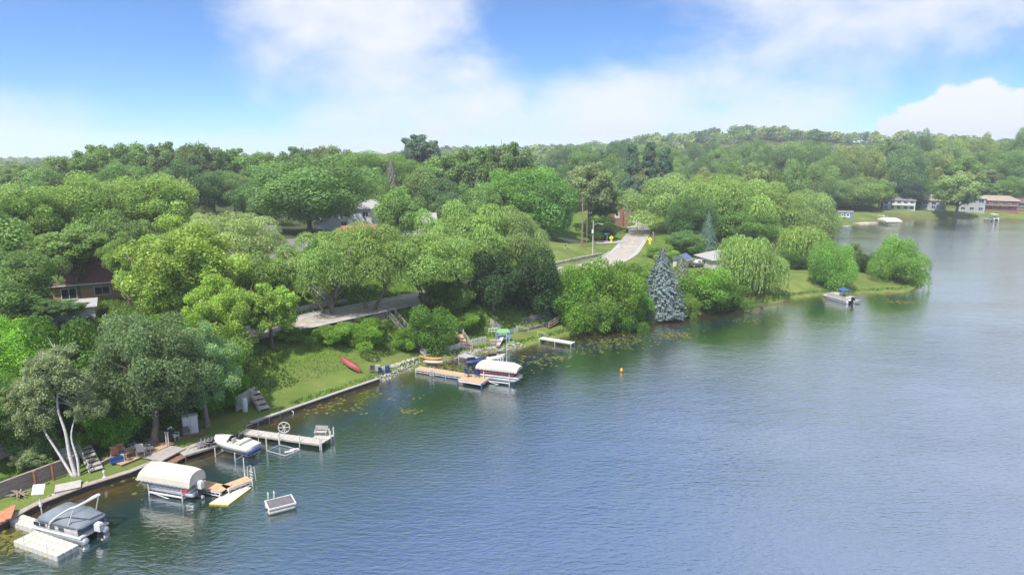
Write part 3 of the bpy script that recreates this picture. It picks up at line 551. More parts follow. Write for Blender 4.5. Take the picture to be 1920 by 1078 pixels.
# shrubs one can point to
LOW = 0
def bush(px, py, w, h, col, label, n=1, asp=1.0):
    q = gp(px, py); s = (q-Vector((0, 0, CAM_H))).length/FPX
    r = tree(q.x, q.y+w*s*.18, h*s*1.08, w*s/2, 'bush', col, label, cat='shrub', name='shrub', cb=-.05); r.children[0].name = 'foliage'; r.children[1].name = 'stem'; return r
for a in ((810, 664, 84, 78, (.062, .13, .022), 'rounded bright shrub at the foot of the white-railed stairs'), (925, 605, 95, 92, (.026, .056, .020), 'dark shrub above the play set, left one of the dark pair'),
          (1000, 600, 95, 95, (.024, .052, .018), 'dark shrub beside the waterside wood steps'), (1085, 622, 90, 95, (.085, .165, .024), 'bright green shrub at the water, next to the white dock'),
          (1145, 618, 95, 110, (.10, .175, .028), 'yellowish-green shrub in the middle of the waterside thicket'), (1192, 606, 60, 70, (.075, .155, .022), 'leafy shrub just left of the silver-blue spruce'),
          (1110, 562, 110, 46, (.105, .165, .03), 'light green shrub along the road above the waterside thicket'), (1190, 548, 100, 36, (.10, .17, .032), 'light green shrub at the bend of the road'), (1050, 558, 80, 36, (.09, .15, .03), 'small-leaved shrub between road and waterside thicket'),
          (1065, 612, 60, 70, (.07, .14, .022), 'small leafy shrub leaning over the water by the white dock'), (1115, 628, 70, 60, (.09, .16, .03), 'low shrub touching the water in the waterside thicket'), (1175, 622, 60, 55, (.06, .125, .02), 'darker low shrub touching the water in the waterside thicket'), (1120, 590, 80, 70, (.11, .17, .035), 'tall pale shrub at the back of the waterside thicket'), (1170, 580, 70, 60, (.08, .14, .026), 'tall shrub behind the leafy one left of the spruce'), (1290, 596, 40, 36, (.095, .16, .03), 'small shrub right of the silver-blue spruce'), (1375, 582, 60, 40, (.07, .13, .024), 'small shrub at the foot of the large weeping willow'),
          (660, 648, 50, 26, (.10, .185, .025), 'bright weedy shrub below the slim willow trunks'), (760, 660, 50, 36, (.09, .17, .024), 'small weedy shrub right of the long stairs'), (870, 622, 60, 30, (.10, .185, .03), 'grassy clump above the pale panel wall'), (690, 624, 60, 20, (.07, .125, .026), 'shrub under the timber wall by the road'),
          (1330, 588, 95, 66, (.09, .17, .026), 'rounded light green shrub between the spruce and the weeping willow'), (1240, 490, 60, 24, (.115, .18, .035), 'yellow-green shrub under the right-hand yellow sign'), (1500, 505, 40, 24, (.045, .09, .02), 'dark low shrub under the farther weeping willow'), (1465, 505, 40, 26, (.055, .10, .025), 'low shrub at the back of the peninsula lawn'), (1630, 512, 44, 28, (.045, .08, .025), 'dark shrub between the two peninsula trees'),
          (200, 848, 90, 90, (.085, .17, .016), 'bright leafy shrub behind the red patio chairs'), (390, 735, 110, 84, (.092, .15, .026), 'tall yellow-green shrub on the bank above the white locker'), (425, 705, 90, 70, (.095, .145, .032), 'loose yellow-green shrub below the road, above the board fence'), (400, 775, 90, 90, (.08, .165, .016), 'bright leafy shrub between white locker and white tank'), (130, 800, 120, 130, (.05, .10, .02), 'dark shrub mass behind the birch stems'), (20, 850, 90, 80, (.10, .18, .025), 'bright shrub growing over the upper timber wall'), (75, 880, 60, 55, (.09, .15, .05), 'pale shrub hanging over the lower timber wall'),
          (620, 645, 70, 26, (.095, .17, .028), 'leafy shrub at the road edge above the red canoe'), (545, 645, 60, 24, (.075, .14, .025), 'low shrub between the road and the cut-grass bank'), (840, 600, 90, 50, (.075, .12, .03), 'loose shrub at the head of the white-railed stairs'), (680, 652, 80, 34, (.10, .19, .022), 'bright weedy shrub under the forked willow trunks'), (480, 590, 110, 80, (.085, .135, .03), 'loose shrub on the yard slope left of the stone wall'), (340, 700, 120, 70, (.09, .16, .02), 'yellow-green shrub at the foot of the yellow-green tree')): bush(*a)
for i, (px, py) in enumerate(((551, 565), (563, 562), (577, 560))): bush(px, py, 9, 11, (.03, .06, .02), ('young clipped shrub of the lawn row, nearest the left end', 'young clipped shrub of the lawn row, middle one', 'young clipped shrub of the lawn row, nearest the steps')[i])
# the wooded slopes: countable trees behind the houses and on the hillside
HOUSEKEEP = []
def wood(lab, grp, spots):
    for i, (px, yt, Y, w, kind, col) in enumerate(spots): ptree(px, yt, Y, w, kind, col, lab if isinstance(lab, str) else lab[i], group=grp, cb=.08)
L1 = ['tall broad tree at the left edge behind the brown house', 'rounded tree above the ridge of the brown house', 'large pale-topped tree right of the brown house ridge', 'tree cut by the left edge in front of the skyline wood', "dark tree directly behind the brown house's left half", 'dark tree touching the brown roof from behind', 'shaded tree low at the left edge by the cables', "green tree behind the brown house's right end", 'smallest dark tree left of the garage', 'thin tree between the brown house and the yellow-green tree']
wood(L1, 'trees around the brown house', [(40, 335, 118, 190, 'round', (.085, .13, .036)), (170, 330, 128, 190, 'round', (.095, .14, .04)), (290, 318, 135, 190, 'round', (.10, .145, .042)), (-60, 380, 100, 190, 'round', (.078, .125, .038)), (60, 440, 103, 130, 'round', (.07, .115, .036)), (150, 425, 106, 110, 'round', (.07, .115, .036)), (-10, 470, 92, 120, 'round', (.062, .105, .034)), (215, 400, 112, 110, 'round', (.07, .11, .035)), (20, 545, 88, 90, 'round', (.05, .09, .03)), (265, 405, 116, 80, 'open', (.085, .125, .04))])
for a in ((45, 470, 84, 130, 'round', (.066, .11, .034), 'dark leafy tree covering the left end of the brown house', .25), (-20, 520, 78, 130, 'round', (.06, .10, .032), 'dark tree at the left edge below the overhead cables', .1),
          (140, 425, 94, 150, 'open', (.075, .115, .036), 'overhanging leafy tree shading the brown roof', .46), (235, 440, 92, 90, 'nearopen', (.085, .13, .034), 'light leafy tree overlapping the right end of the brown roof', .35), (95, 560, 80, 110, 'open', (.045, .08, .028), 'low dark tree half hiding the garage', .3)):
    ptree(*a[:6], a[6], cb=a[7])
L2 = 'tree on the wooded skyline left of the dark pine'
sp2 = []
for px, yt in ((-20, 318), (50, 305), (115, 288), (185, 268), (250, 262), (320, 262), (375, 262), (440, 275), (500, 280), (560, 272), (620, 268), (690, 278), (750, 292), (840, 283), (900, 268), (960, 262)):
    sp2.append((px, yt, rnd.uniform(225, 275), rnd.uniform(85, 125), rnd.choice(['round', 'round', 'open']), rnd.choice([OAK, MID, (.075, .11, .04), (.06, .095, .035)])))
for px, yt in ((340, 305, ), (400, 315), (440, 325), (480, 340), (660, 320), (700, 330), (790, 318), (830, 335), (850, 365), (900, 345), (90, 318), (230, 300)):
    sp2.append((px, yt, rnd.uniform(185, 220), rnd.uniform(80, 115), 'round', rnd.choice([DARK, OAK, MID, (.07, .11, .035)])))
wood([w_+' tree from the left edge along the wooded skyline' for w_ in 'first second third fourth fifth sixth seventh eighth ninth tenth eleventh twelfth thirteenth fourteenth fifteenth sixteenth'.split()]+['tree in the wood just below the left-hand skyline']*12, 'trees of the wooded skyline', sp2)
L3 = 'tree on the wooded hillside above the far lake shore'
sp3 = []
for Y, y0, n, x0, x1 in ((275, 318, 9, 1000, 1330), (320, 302, 10, 1020, 1560), (370, 288, 13, 1050, 1930), (345, 345, 9, 1540, 1930), (420, 276, 14, 1040, 1930), (395, 318, 9, 1560, 1930), (480, 268, 15, 1020, 1930), (440, 262, 5, 1640, 1930)):
    for i in range(n):
        px = x0+(x1-x0)*(i+rnd.uniform(.2, .8))/n; yt = y0+rnd.uniform(-9, 9)+(0 if px < 1600 else -6)
        if 1655 < px < 1900 and Y < 350: Y2 = 372
        else: Y2 = Y
        sp3.append((px, yt, Y2+rnd.uniform(-14, 14), rnd.uniform(48, 84), rnd.choice(['round', 'round', 'round', 'open', 'feather']), rnd.choice([OAK, MID, DARK, (.08, .12, .045), (.10, .135, .05), (.06, .10, .045)])))
def tone(c): return 'dark green' if c[1] < .09 else 'pale green' if c[1] > .118 else 'mid green'
def zone(px): return 'above the road bend' if px < 1250 else 'above the large willow clump' if px < 1540 else 'above the far boathouse and white house' if px < 1740 else 'above the tan-roofed far house'
wood([tone(s[5])+{'round': ' round-headed', 'open': ' loose-crowned', 'feather': ' soft-crowned'}[s[4]]+' tree on the wooded hillside '+zone(s[0]) for s in sp3], 'trees of the far hillside', sp3)
# far wood that reads as one mass
cl = crown_round('far_crown', 22, 330, .17, (.3, .5), jit=.6, low=-.85); cv = np.empty(len(cl.vertices)*3, np.float32); cl.vertices.foreach_get('co', cv); cv = cv.reshape(-1, 3)
ct = np.empty(len(cl.polygons)*4, np.float32); cl.attributes['tint'].data.foreach_get('color', ct); ct = ct.reshape(-1, 4)
V = []; F = []; TT = []; o = 0; cnt = 0
while cnt < 1700:
    Y = 330*math.exp(rng.random()*1.25); X = rng.uniform(-.95, .92)*Y
    if X > -20 and Y < 520 and X > 0: continue
    if sdist(np.array([X]), np.array([Y]))[0] < 40: continue
    s = rng.uniform(6, 10); hgt = rng.uniform(11, 16); z = gz(X, Y); a = rng.uniform(0, 6.28); c_, s_ = math.cos(a), math.sin(a)
    q = cv.copy(); q = np.stack([(q[:, 0]*c_-q[:, 1]*s_)*s+X, (q[:, 0]*s_+q[:, 1]*c_)*s+Y, q[:, 2]*hgt/2+z-1.5], -1)
    col = np.array(rnd.choice([(.11, .14, .055), (.085, .125, .045), (.065, .10, .045), (.14, .165, .065), (.05, .085, .045)])); tq = ct.copy(); tq[:, :3] *= col*2.5
    V.append(q); F.append(np.arange(o, o+len(q)).reshape(-1, 4)); TT.append(tq); o += len(q); cnt += 1
fo = bpy.data.objects.new('far_forest', npmesh('far_forest', np.concatenate(V), np.concatenate(F), 'leaf', np.concatenate(TT))); COL.objects.link(fo)
tag(fo, 'distant wood covering the hills along the horizon', 'forest', kind='stuff')
# weeds and long grass on the banks
n = 120000; X = np.concatenate([rng.uniform(-62, 50, n*3), rng.uniform(50, 112, n)]); Y = np.concatenate([rng.uniform(46, 150, n*3), rng.uniform(132, 200, n)]); z, d = terrain(X, Y)
rd = np.concatenate([polyd(X[s:s+6000], Y[s:s+6000], ROAD)[0] for s in range(0, len(X), 6000)])
cut = ((X+24)/9)**2+((Y-90)/6.5)**2 < 1
w = np.where((d > 5) & (rd > 4.2) & (rd < 22), np.where(cut, .45, 1), 0)*np.where(Y < 120, 1, .5); w = np.where((d > .4) & (d < 1.6) & (Y > 78), .8, w)
k = rng.random(len(X)) < w; X, Y, z = X[k], Y[k], z[k]; m_ = len(X); P = np.stack([X, Y, z+.12], -1); S = rng.uniform(.08, .26, m_)*np.where(((X+24)/9)**2+((Y-90)/6.5)**2 < 1, .8, 1.35)
pt = (np.sin(X*.5)+np.sin(Y*.63+1))*.16+1; me = leaves_mesh('bank_weeds', P, unit(m_)*np.array((1, 1, .6)), S, tints(m_, pt, .25)*np.array((.16, .255, .05)), asp=.34, axis_dir=np.array((0, 0, 1.0)))
wd = bpy.data.objects.new('bank_weeds', me); COL.objects.link(wd); tag(wd, 'tall weeds and uncut grass covering the lake bank', 'weeds', kind='stuff')
# lily pads
V = []; F = []; o = 0; TT = []
for (px, py, n, rx, ry) in ((70, 1018, 170, 60, 22), (20, 1010, 60, 40, 20), (290, 905, 26, 60, 20), (320, 900, 10, 30, 12), (770, 770, 26, 16, 5), (640, 760, 40, 60, 14), (600, 770, 22, 50, 14), (720, 740, 30, 70, 14), (850, 690, 90, 34, 8), (900, 690, 60, 30, 8), (1000, 675, 90, 60, 14), (1045, 670, 60, 24, 6), (1160, 640, 190, 75, 14), (1260, 628, 170, 50, 10), (1100, 655, 60, 60, 10), (1420, 600, 60, 60, 8), (1690, 566, 110, 38, 4), (1560, 560, 60, 40, 6), (1700, 417, 160, 110, 3), (1620, 423, 60, 50, 2), (1850, 413, 90, 80, 2)):
    for i in range(n):
        g = G(px+rnd.gauss(0, rx*.5), py+rnd.gauss(0, ry*.5), .012)
        if sdist(np.array([g.x]), np.array([g.y]))[0] > -.3: continue
        r = rnd.uniform(.08, .24)*(1 if g.y < 200 else 2); a0 = rnd.uniform(0, 6.28); V += [(g.x+math.cos(a0+k*.98)*r, g.y+math.sin(a0+k*.98)*r, .012+rnd.uniform(0, .01)) for k in range(7)]
        F.append(tuple(range(o, o+7))); o += 7; c = rnd.uniform(.7, 1.2); TT.append((.21*c, .215*c, .055*c, 1))
lp = bpy.data.objects.new('lily_pads', npmesh('lily_pads', V, F, 'leaf', TT)); COL.objects.link(lp); tag(lp, 'yellow-green lily pads floating near the shore', 'lily pads', kind='stuff')

# ------------------------------------------------------------------ shore walls and stones
def wall_run(name, label, cat, pts, h0, h1, th, m, cap=None, group=None):
    # pts: world points; one straight course per segment
    r = thing(name, label, cat, pts[0], 0, group); o = Vector(pts[0]); rings = []
    def rail(z0, z1, w, m2, nm):
        rings = []
        for i, p in enumerate(pts):
            d = Vector(pts[min(i+1, len(pts)-1)])-Vector(pts[max(i-1, 0)]); n = Vector((-d.y, d.x, 0)).normalized(); q = Vector(p)-o
            rings.append([q+n*w+Vector((0, 0, z0)), q+n*w+Vector((0, 0, z1)), q-n*w+Vector((0, 0, z1)), q-n*w+Vector((0, 0, z0))])
        MB().loft(rings).build(nm, m2, r)
    rail(h0, h1, th/2, m, 'wall')
    if cap: rail(h1, h1+.09, th/2+.16, cap, 'cap')
    return r
S = [Vector((*p, 0)) for p in SH]
wall_run('seawall', 'brown-capped seawall along the lawn with the birch', 'wall', S[1:8], -.9, .5, .34, 'darkwall', 'cap')
wall_run('seawall', 'low dark timber seawall below the cut-grass bank', 'wall', S[8:12], -.9, .46, .22, 'darkwall', 'greywood')
def rubble(name, label, pts, n, wid, rr, m, zoff=0, sub='stone'):
    V = []; F = []; o = 0; ic = [(0, 0, 1), (.9, 0, .35), (.28, .85, .4), (-.72, .53, .3), (-.72, -.53, .38), (.28, -.85, .32), (.72, .5, -.4), (-.3, .86, -.4), (-.9, 0, -.4), (-.28, -.85, -.4), (.73, -.5, -.4), (0, 0, -.8)]
    fc = [(0, 1, 2), (0, 2, 3), (0, 3, 4), (0, 4, 5), (0, 5, 1), (1, 6, 2), (2, 7, 3), (3, 8, 4), (4, 9, 5), (5, 10, 1), (6, 7, 2), (7, 8, 3), (8, 9, 4), (9, 10, 5), (10, 6, 1), (11, 7, 6), (11, 8, 7), (11, 9, 8), (11, 10, 9), (11, 6, 10)]
    cum = [0]
    for a, b in zip(pts, pts[1:]): cum.append(cum[-1]+(Vector(b)-Vector(a)).length)
    for i in range(n):
        t = rnd.uniform(0, cum[-1]); k = max(j for j in range(len(pts)-1) if cum[j] <= t); f = (t-cum[k])/(cum[k+1]-cum[k]); p = Vector(pts[k]).lerp(Vector(pts[k+1]), f)
        p += Vector((rnd.uniform(-wid, wid), rnd.uniform(-wid, wid), 0)); z = max(gz(p.x, p.y), -.1)+zoff; r = rnd.uniform(.6, 1.3)*rr; a = rnd.uniform(0, 6.28)
        for x, y, zz in ic: V.append((p.x+(x*math.cos(a)-y*math.sin(a))*r*rnd.uniform(.8, 1.2), p.y+(x*math.sin(a)+y*math.cos(a))*r*rnd.uniform(.7, 1.1), z+zz*r*.75))
        F += [tuple(q+o for q in f2) for f2 in fc]; o += 12
    ob = bpy.data.objects.new(name, npmesh(name, V, F, m)); COL.objects.link(ob); return tag(ob, label, 'stones', kind='stuff')
rubble('riprap_stones', 'pale riprap stones along the shore beside the tan dock', [S[11], S[12]+Vector((-1.2, 0, 0))], 420, .6, .13, 'stonepale')
rubble('riprap_stones', 'pale riprap stones along the shore below the play set', [S[12]+Vector((1.5, .3, 0)), S[13], S[14]], 950, .8, .14, 'stonepale')
a, b = gp(722, 690), gp(783, 672); rubble('edging_stones', 'row of grey stones on the bank above the tan dock', [a, b], 260, .5, .16, 'stonepale')
a, b = gp(90, 960), gp(165, 925); rubble('edging_stones', 'loose stones in the grass behind the capped seawall', [a+Vector((-1, .6, 0)), b+Vector((-1, .8, 0))], 90, .6, .13, 'stonepale')
# timber terraces at lower left
def timbers(label, p0, p1, n, hh, m='timber', th=.28):
    p0, p1 = Vector(p0), Vector(p1); d = p1-p0; L = math.hypot(d.x, d.y); rz = math.atan2(d.y, d.x); r = thing('timber_wall', label, 'retaining wall', p0, rz)
    for i in range(n): MB().box((L/2, (i % 2)*.02, i*hh+hh/2-.3), (L-(i % 2)*.06, th, hh-.02)).build('timber', m, r)
    return r
a, b = gp(-60, 958), gp(148, 878); timbers('lower weathered timber wall behind the seawall lawn', a+Vector((0, 0, .1)), Vector((b.x, b.y, a.z+.2)), 7, .24)
a2, b2 = gp(-60, 890), gp(100, 828); timbers('upper weathered timber wall under the overhanging shrubs', Vector((a2.x, a2.y, 2.3)), Vector((b2.x, b2.y, 2.5)), 7, .24)
for px, py, lab in ((68, 915, 'rusty brown post standing against the lower timber wall, nearer the stump'), (101, 900, 'rusty brown post standing against the lower timber wall, nearer the birch')):
    q = gp(px, py); tag(MB().box((0, 0, .75), (.16, .16, 1.7)).box((0, 0, 1.62), (.22, .22, .06)).build('fence_post', 'rust'), lab, 'post').location = q
a, b = gp(175, 880), gp(262, 838); timbers('low timber edging wall behind the lawn left of the patio', a, Vector((b.x, b.y, a.z)), 3, .24)
st = thing('wooden_steps', 'red-brown wooden steps at the bottom left corner by the seawall', 'steps', G(2, 972, .6), R(-62))
for i in range(5): MB().box((0, -i*.36+.7, .1-i*.14+.3), (2.4, .40, .09)).build('tread', 'redwood', st); MB().box((0, -i*.36+.5, -.02-i*.14+.3), (2.36, .04, .18)).build('riser', 'brownwood', st)
q = gp(128, 915); tag(MB().box((0, 0, .1), (1.9, 1.5, .2), R(30)).box((0, 0, .22), (2.0, 1.6, .04), R(30)).build('low_platform', 'palewood'), 'low square wooden platform on the lawn in front of the birch', 'platform').location = q
q = gp(36, 930); mb = MB()
for k in range(11): a = k*.57+(k*k % 5)*.13; mb.tube([(0, 0, .1), (math.cos(a)*.5, math.sin(a)*.4, .25+.1*(k % 3)), (math.cos(a)*(1+.1*(k % 4)), math.sin(a)*.8, .15+.2*(k % 2))], [.14, .09, .03], 6)
tag(mb.build('driftwood', 'barkgrey'), 'pale grey driftwood root lying on the lawn', 'driftwood').location = q
q = gp(196, 897); mb = MB(); mb.tube([(0, 0, 0), (0, 0, .55)], .05).box((0, 0, .62), (.16, .16, .2)).tube([(0, 0, 0), (0, 0, .12)], .16); tag(mb.build('garden_light', 'alup'), 'small pale garden light post on the seawall lawn', 'garden light').location = q
q = gp(128, 880); mb = MB().box((0, 0, .7), (1.5, .9, 2.0), R(35)); r = thing('concrete_stair', 'grey concrete stair block behind the birch stems', 'stairs', q+Vector((-.3, .8, 0)), R(35)); 
for i in range(4): MB().box((0, i*.32, .2+i*.2), (1.6, .34, .42+i*.4)).build('step', 'concrete', r)
q = gp(104, 868); r = thing('storage_box', 'cream storage locker on the terrace behind the birch', 'storage box', q+Vector((0, .5, 0)), R(28)); MB().box((0, 0, .7), (1.5, .8, 1.4)).build('body', 'beige', r); MB().box((0, 0, 1.44), (1.6, .9, .08)).build('lid', 'offwhite', r)
def stairs(label, lo, hi, wid, n, m='greywood', rails=(1, 1), railm='palewood', rh=.9, landing=None, name='wooden_stairs'):
    lo, hi = Vector(lo), Vector(hi); d = hi-lo; L = math.hypot(d.x, d.y); rz = math.atan2(d.y, d.x); r = thing(name, label, 'stairs', lo, rz); H = d.z
    for i in range(n): f = (i+.5)/n; MB().box((L*f, 0, H*f+H/n*.5), (L/n*1.05, wid, .06)).build('tread', m, r)
    for s in (-1, 1): MB().tube([(0, s*wid/2, 0), (L, s*wid/2, H)], .09, 4).build('stringer', m, r)
    for s, on in zip((-1, 1), rails):
        if not on: continue
        mb = MB(); y = s*(wid/2+.05)
        for f in (0, .5, 1): mb.box((L*f, y, H*f+rh/2), (.09, .09, rh))
        mb.tube([(0, y, rh), (L, y, H+rh)], .05, 4).tube([(0, y, rh*.55), (L, y, H+rh*.55)], .035, 4); mb.build('handrail', railm, r)
    if landing:
        lx, ly = landing; MB().box((L+lx/2, 0, H), (lx, ly, .1)).build('landing', m, r); mb = MB()
        for x, y in ((L+.1, ly/2), (L+lx, ly/2), (L+lx, -ly/2), (L+.1, -ly/2)): mb.box((x, y, H-.1), (.1, .1, 2.3))
        for z in (.55, 1.0): mb.tube([(L+.1, ly/2, H+z), (L+lx, ly/2, H+z), (L+lx, -ly/2, H+z), (L+.1, -ly/2, H+z)], .05, 4)
        mb.build('landing_rail', 'white', r)
    return r
a, b = gp(182, 884), gp(160, 858); stairs('weathered wooden stairs up the bank right of the birch', a, b+Vector((0, 0, 1.2)), 1.1, 6, rails=(0, 1), railm='greywood')
a, b = gp(497, 770), gp(478, 748); stairs('short wooden stairs beside the white tank', a, Vector((b.x-1.2, b.y+1.8, b.z+1.0)), 1.2, 5, rails=(0, 1))
a, b = gp(770, 632), gp(738, 606); stairs('long wooden stairs with pale railings and a white railed landing at the top', a, b+Vector((-.4, 1.2, .9)), 1.2, 14, landing=(2.4, 2.0))
a, b = gp(806, 668), gp(786, 656); stairs('short wooden stairs at the foot of the rounded shrub', a, b+Vector((-1, 2, .8)), 1.2, 6, railm='greywood')
a, b = gp(629, 573), gp(590, 540); r = stairs('garden steps with an orange-stained handrail climbing the yard', a, b+Vector((0, 0, .2)), 1.3, 16, m='concrete', rails=(1, 0), railm='cedar', name='garden_steps')
a, b = gp(880, 655), gp(868, 643); stairs('small wooden steps in front of the pale panel wall', a, b+Vector((-.6, 1.2, .8)), 1.0, 4, m='tandeck', landing=(1.4, 1.4))
a, b = gp(1022, 612), gp(1045, 602); stairs('brown waterside wood steps under the dark shrub', a, b+Vector((1, 1, .7)), 1.8, 6, m='brownwood', rails=(1, 0))
for px, py, lab, dx in ((968, 622, 'short pale handrail on the lawn beside the play set', 2.0), (1008, 632, 'thin pale handrail at the shore end of the white dock', 1.2)):
    q = gp(px, py); mb = MB().box((0, 0, .5), (.08, .08, 1.0)).box((dx, -.4, .3), (.08, .08, .8)).tube([(0, 0, 1.0), (dx, -.4, .7)], .045, 4); tag(mb.build('handrail', 'palewood'), lab, 'handrail').location = q
# pale panel wall, timber wall under road, stone walls
def panels(label, pts, h, m, w=1.0, name='panel_wall', gap=.05, th=.15):
    r = thing(name, label, 'retaining wall', pts[0]); o = Vector(pts[0])
    for a, b in zip(pts, pts[1:]):
        a, b = Vector(a), Vector(b); d = b-a; L = math.hypot(d.x, d.y); n = max(1, round(L/w)); rz = math.atan2(d.y, d.x)
        for i in range(n):
            c = a.lerp(b, (i+.5)/n)-o; MB().box((c.x, c.y, c.z+h/2-.1), (L/n-gap, th, h+.2), rz).build('panel', m, r); e = a.lerp(b, i/n)-o; MB().box((e.x, e.y, e.z+h/2), (.09, th+.06, h+.3), rz).build('post', 'greywood', r)
    return r
P1 = [gp(820, 667), gp(852, 656), gp(886, 647), gp(912, 640)]; panels('pale concrete panel wall stepping along the grass strip', P1, .85, 'offwhite', 1.15)
panels('second pale panel wall behind the play set', [gp(930, 632), gp(972, 622)], .8, 'offwhite', 1.2)
a, b = gp(640, 612), gp(722, 596); timbers('brown timber retaining wall just below the road', a, Vector((b.x, b.y, a.z)), 4, .26, 'timber')
def stonewall(label, pts, h, m='stone', n=0, name='stone_wall'):
    r = thing(name, label, 'stone wall', pts[0]); o = Vector(pts[0]); V = MB()
    for a, b in zip(pts, pts[1:]):
        a, b = Vector(a), Vector(b); d = b-a; L = math.hypot(d.x, d.y); rz = math.atan2(d.y, d.x); rows = max(2, int(h/.26))
        for k in range(rows):
            x = -.2
            while x < L:
                w = rnd.uniform(.3, .75); f = (x+w/2)/L; c = a.lerp(b, min(max(f, 0), 1))-o; hh = h/rows; V.box((c.x, c.y+rnd.uniform(-.05, .05), c.z-.15+hh*(k+.5)), (w-.04, .5+rnd.uniform(-.06, .06), hh-.035), rz+rnd.uniform(-.04, .04)); x += w
    p = V.build('stones', m, r); p['kind'] = 'stuff'; MB().loft([[Vector(q)-o+Vector((0, .12, -.4)), Vector(q)-o+Vector((0, .12, h-.2)), Vector(q)-o+Vector((0, .3, h-.2)), Vector(q)-o+Vector((0, .3, -.4))] for q in pts]).build('core', 'stonedark', r); return r
a, b = gp(538, 592), gp(622, 574); stonewall('grey dry-stone wall between the yard and the road', [a, b], 1.15)
c = gp(650, 568); stonewall('short grey stone wall right of the garden steps', [gp(634, 572), c], .8)
stonewall('low stone wall along the lawn at the road bend', [gp(1028, 500), gp(1072, 490), gp(1126, 479)], .8)
stonewall('dark stone edging wall on the waterside lawn', [gp(980, 621), gp(1030, 607)], .5, 'stonedark'); stonewall('rough stone wall behind the dark shrubs by the water', [gp(985, 606), gp(1030, 592)], 1.1, 'stonedark')
# ------------------------------------------------------------------ docks
def dock(label, p0, p1, wid, z, m, n=None, fm='alup', posts=2.4, post_h=.5, post_m='alup', thick=.12, group=None, name='dock', truss=False, sides=(1, 1)):
    c, L, rz, a, b = seg(p0, p1, z); r = thing(name, label, 'dock', (a.x, a.y, 0), rz, group); n = n or max(1, round(L/1.2))
    for i in range(n): MB().box((L*(i+.5)/n, 0, z), (L/n-.025, wid, .05)).build('deck_panel', m, r)
    mb = MB()
    for s in (-1, 1): mb.box((L/2, s*(wid/2-.03), z-.04-thick/2), (L, .06, thick))
    if truss:
        for s in (-1, 1):
            mb.box((L/2, s*(wid/2-.03), z-.42), (L, .05, .05)); k = int(L/.45)
            for i in range(k): mb.tube([(L*i/k, s*(wid/2-.03), z-.42+(i % 2)*.3), (L*(i+1)/k, s*(wid/2-.03), z-.42+((i+1) % 2)*.3)], .02, 4)
    mb.build('frame', fm, r); k = max(1, int(L/posts))
    for i in range(k+1):
        for s, on in zip((-1, 1), sides):
            if on: MB().tube([(min(max(L*i/k, .1), L-.1), s*(wid/2+.05), -1.4), (min(max(L*i/k, .1), L-.1), s*(wid/2+.05), z+(post_h if i else .05))], .045, 6).build('post', post_m, r)
    return r, L
# float-cube dock at lower left
zf = .42; fa, fb = G(24, 1014, zf), G(106, 1043, zf); fc_, fd = G(161, 1021, zf), G(78, 995, zf); ux = (fb-fa); uy = (fd-fa)
r = thing('floating_dock', 'off-white floating dock of plastic blocks beside the grey-covered pontoon boat', 'dock', (fa.x, fa.y, 0), math.atan2(ux.y, ux.x)); lx = ux.length; ly = (fc_-fb).length
nxb, nyb = 9, 6; base_me = None
def fblock(x, y):
    global base_me
    if base_me is None:
        mb = MB(); s = lx/nxb*.485; q = [(-s, -s*.8), (-s*.8, -s), (s*.8, -s), (s, -s*.8), (s, s*.8), (s*.8, s), (-s*.8, s), (-s, s*.8)]
        mb.loft([[(a, b, .0) for a, b in q], [(a, b, .40) for a, b in q], [(a*.94, b*.94, .425) for a, b in q]]); base_me = mb.build('float_block', 'offwhite', r).data; o = r.children[-1] if r.children else None
        o = [x_ for x_ in COL.objects if x_.data == base_me][0]
    else: o = bpy.data.objects.new('float_block', base_me); COL.objects.link(o); o.parent = r
    o.location = (x, y, 0)
sx_, sy_ = lx/nxb, lx/nxb
for i in range(nxb):
    for j in range(max(3, round(ly/sy_))): fblock((i+.5)*sx_, (j+.5)*sy_)
for i in range(-6, 0):
    for j in (3, 4): fblock((i+.5)*sx_, (j+.5)*sy_)
for x in (1.6, 5.0): MB().tube([(x*lx/6.4, .06, 0), (x*lx/6.4, .06, 1.1)], .025).build('post', 'alu', r)
# silver L dock by the cream-canopied lift
r, L = dock('tan-decked dock leg running out from the cream arched boat lift', (372, 906), (424, 917), 1.25, .55, 'tandeck', truss=True, post_h=.3)
r, L = dock('tan-decked dock leg turning off toward the swim raft', (420, 914), (468, 896), 1.2, .55, 'tandeck', truss=True, post_h=.3)
mb = MB(); 
for s in (-.3, .3): mb.tube([(L, s, .3), (L, s, 1.6), (L+.35, s, 1.6), (L+.45, s, .2)], .035)
for z in (.5, .8, 1.1): mb.box((L+.2, 0, z), (.05, .6, .05))
mb.build('ladder', 'white', r); MB().tube([(L-.1, .7, 0), (L-.1, .7, 2.4)], .05).build('post', 'white', r)
cs = [G(392, 943.6, .1), G(428, 945.7, .1), G(471, 913.6, .1), G(444, 910, .1)]; ce = sum(cs, Vector())/4
r = thing('floating_mat', 'cream floating mat with yellow edges beside the tan dock', 'floating mat', (ce.x, ce.y, 0)); MB().prism([((p-ce).x, (p-ce).y) for p in cs], .015, .10).build('edge', 'yellow', r); MB().prism([((p-ce).x*.955, (p-ce).y*.955) for p in cs], .05, .112).build('top', 'cream', r)
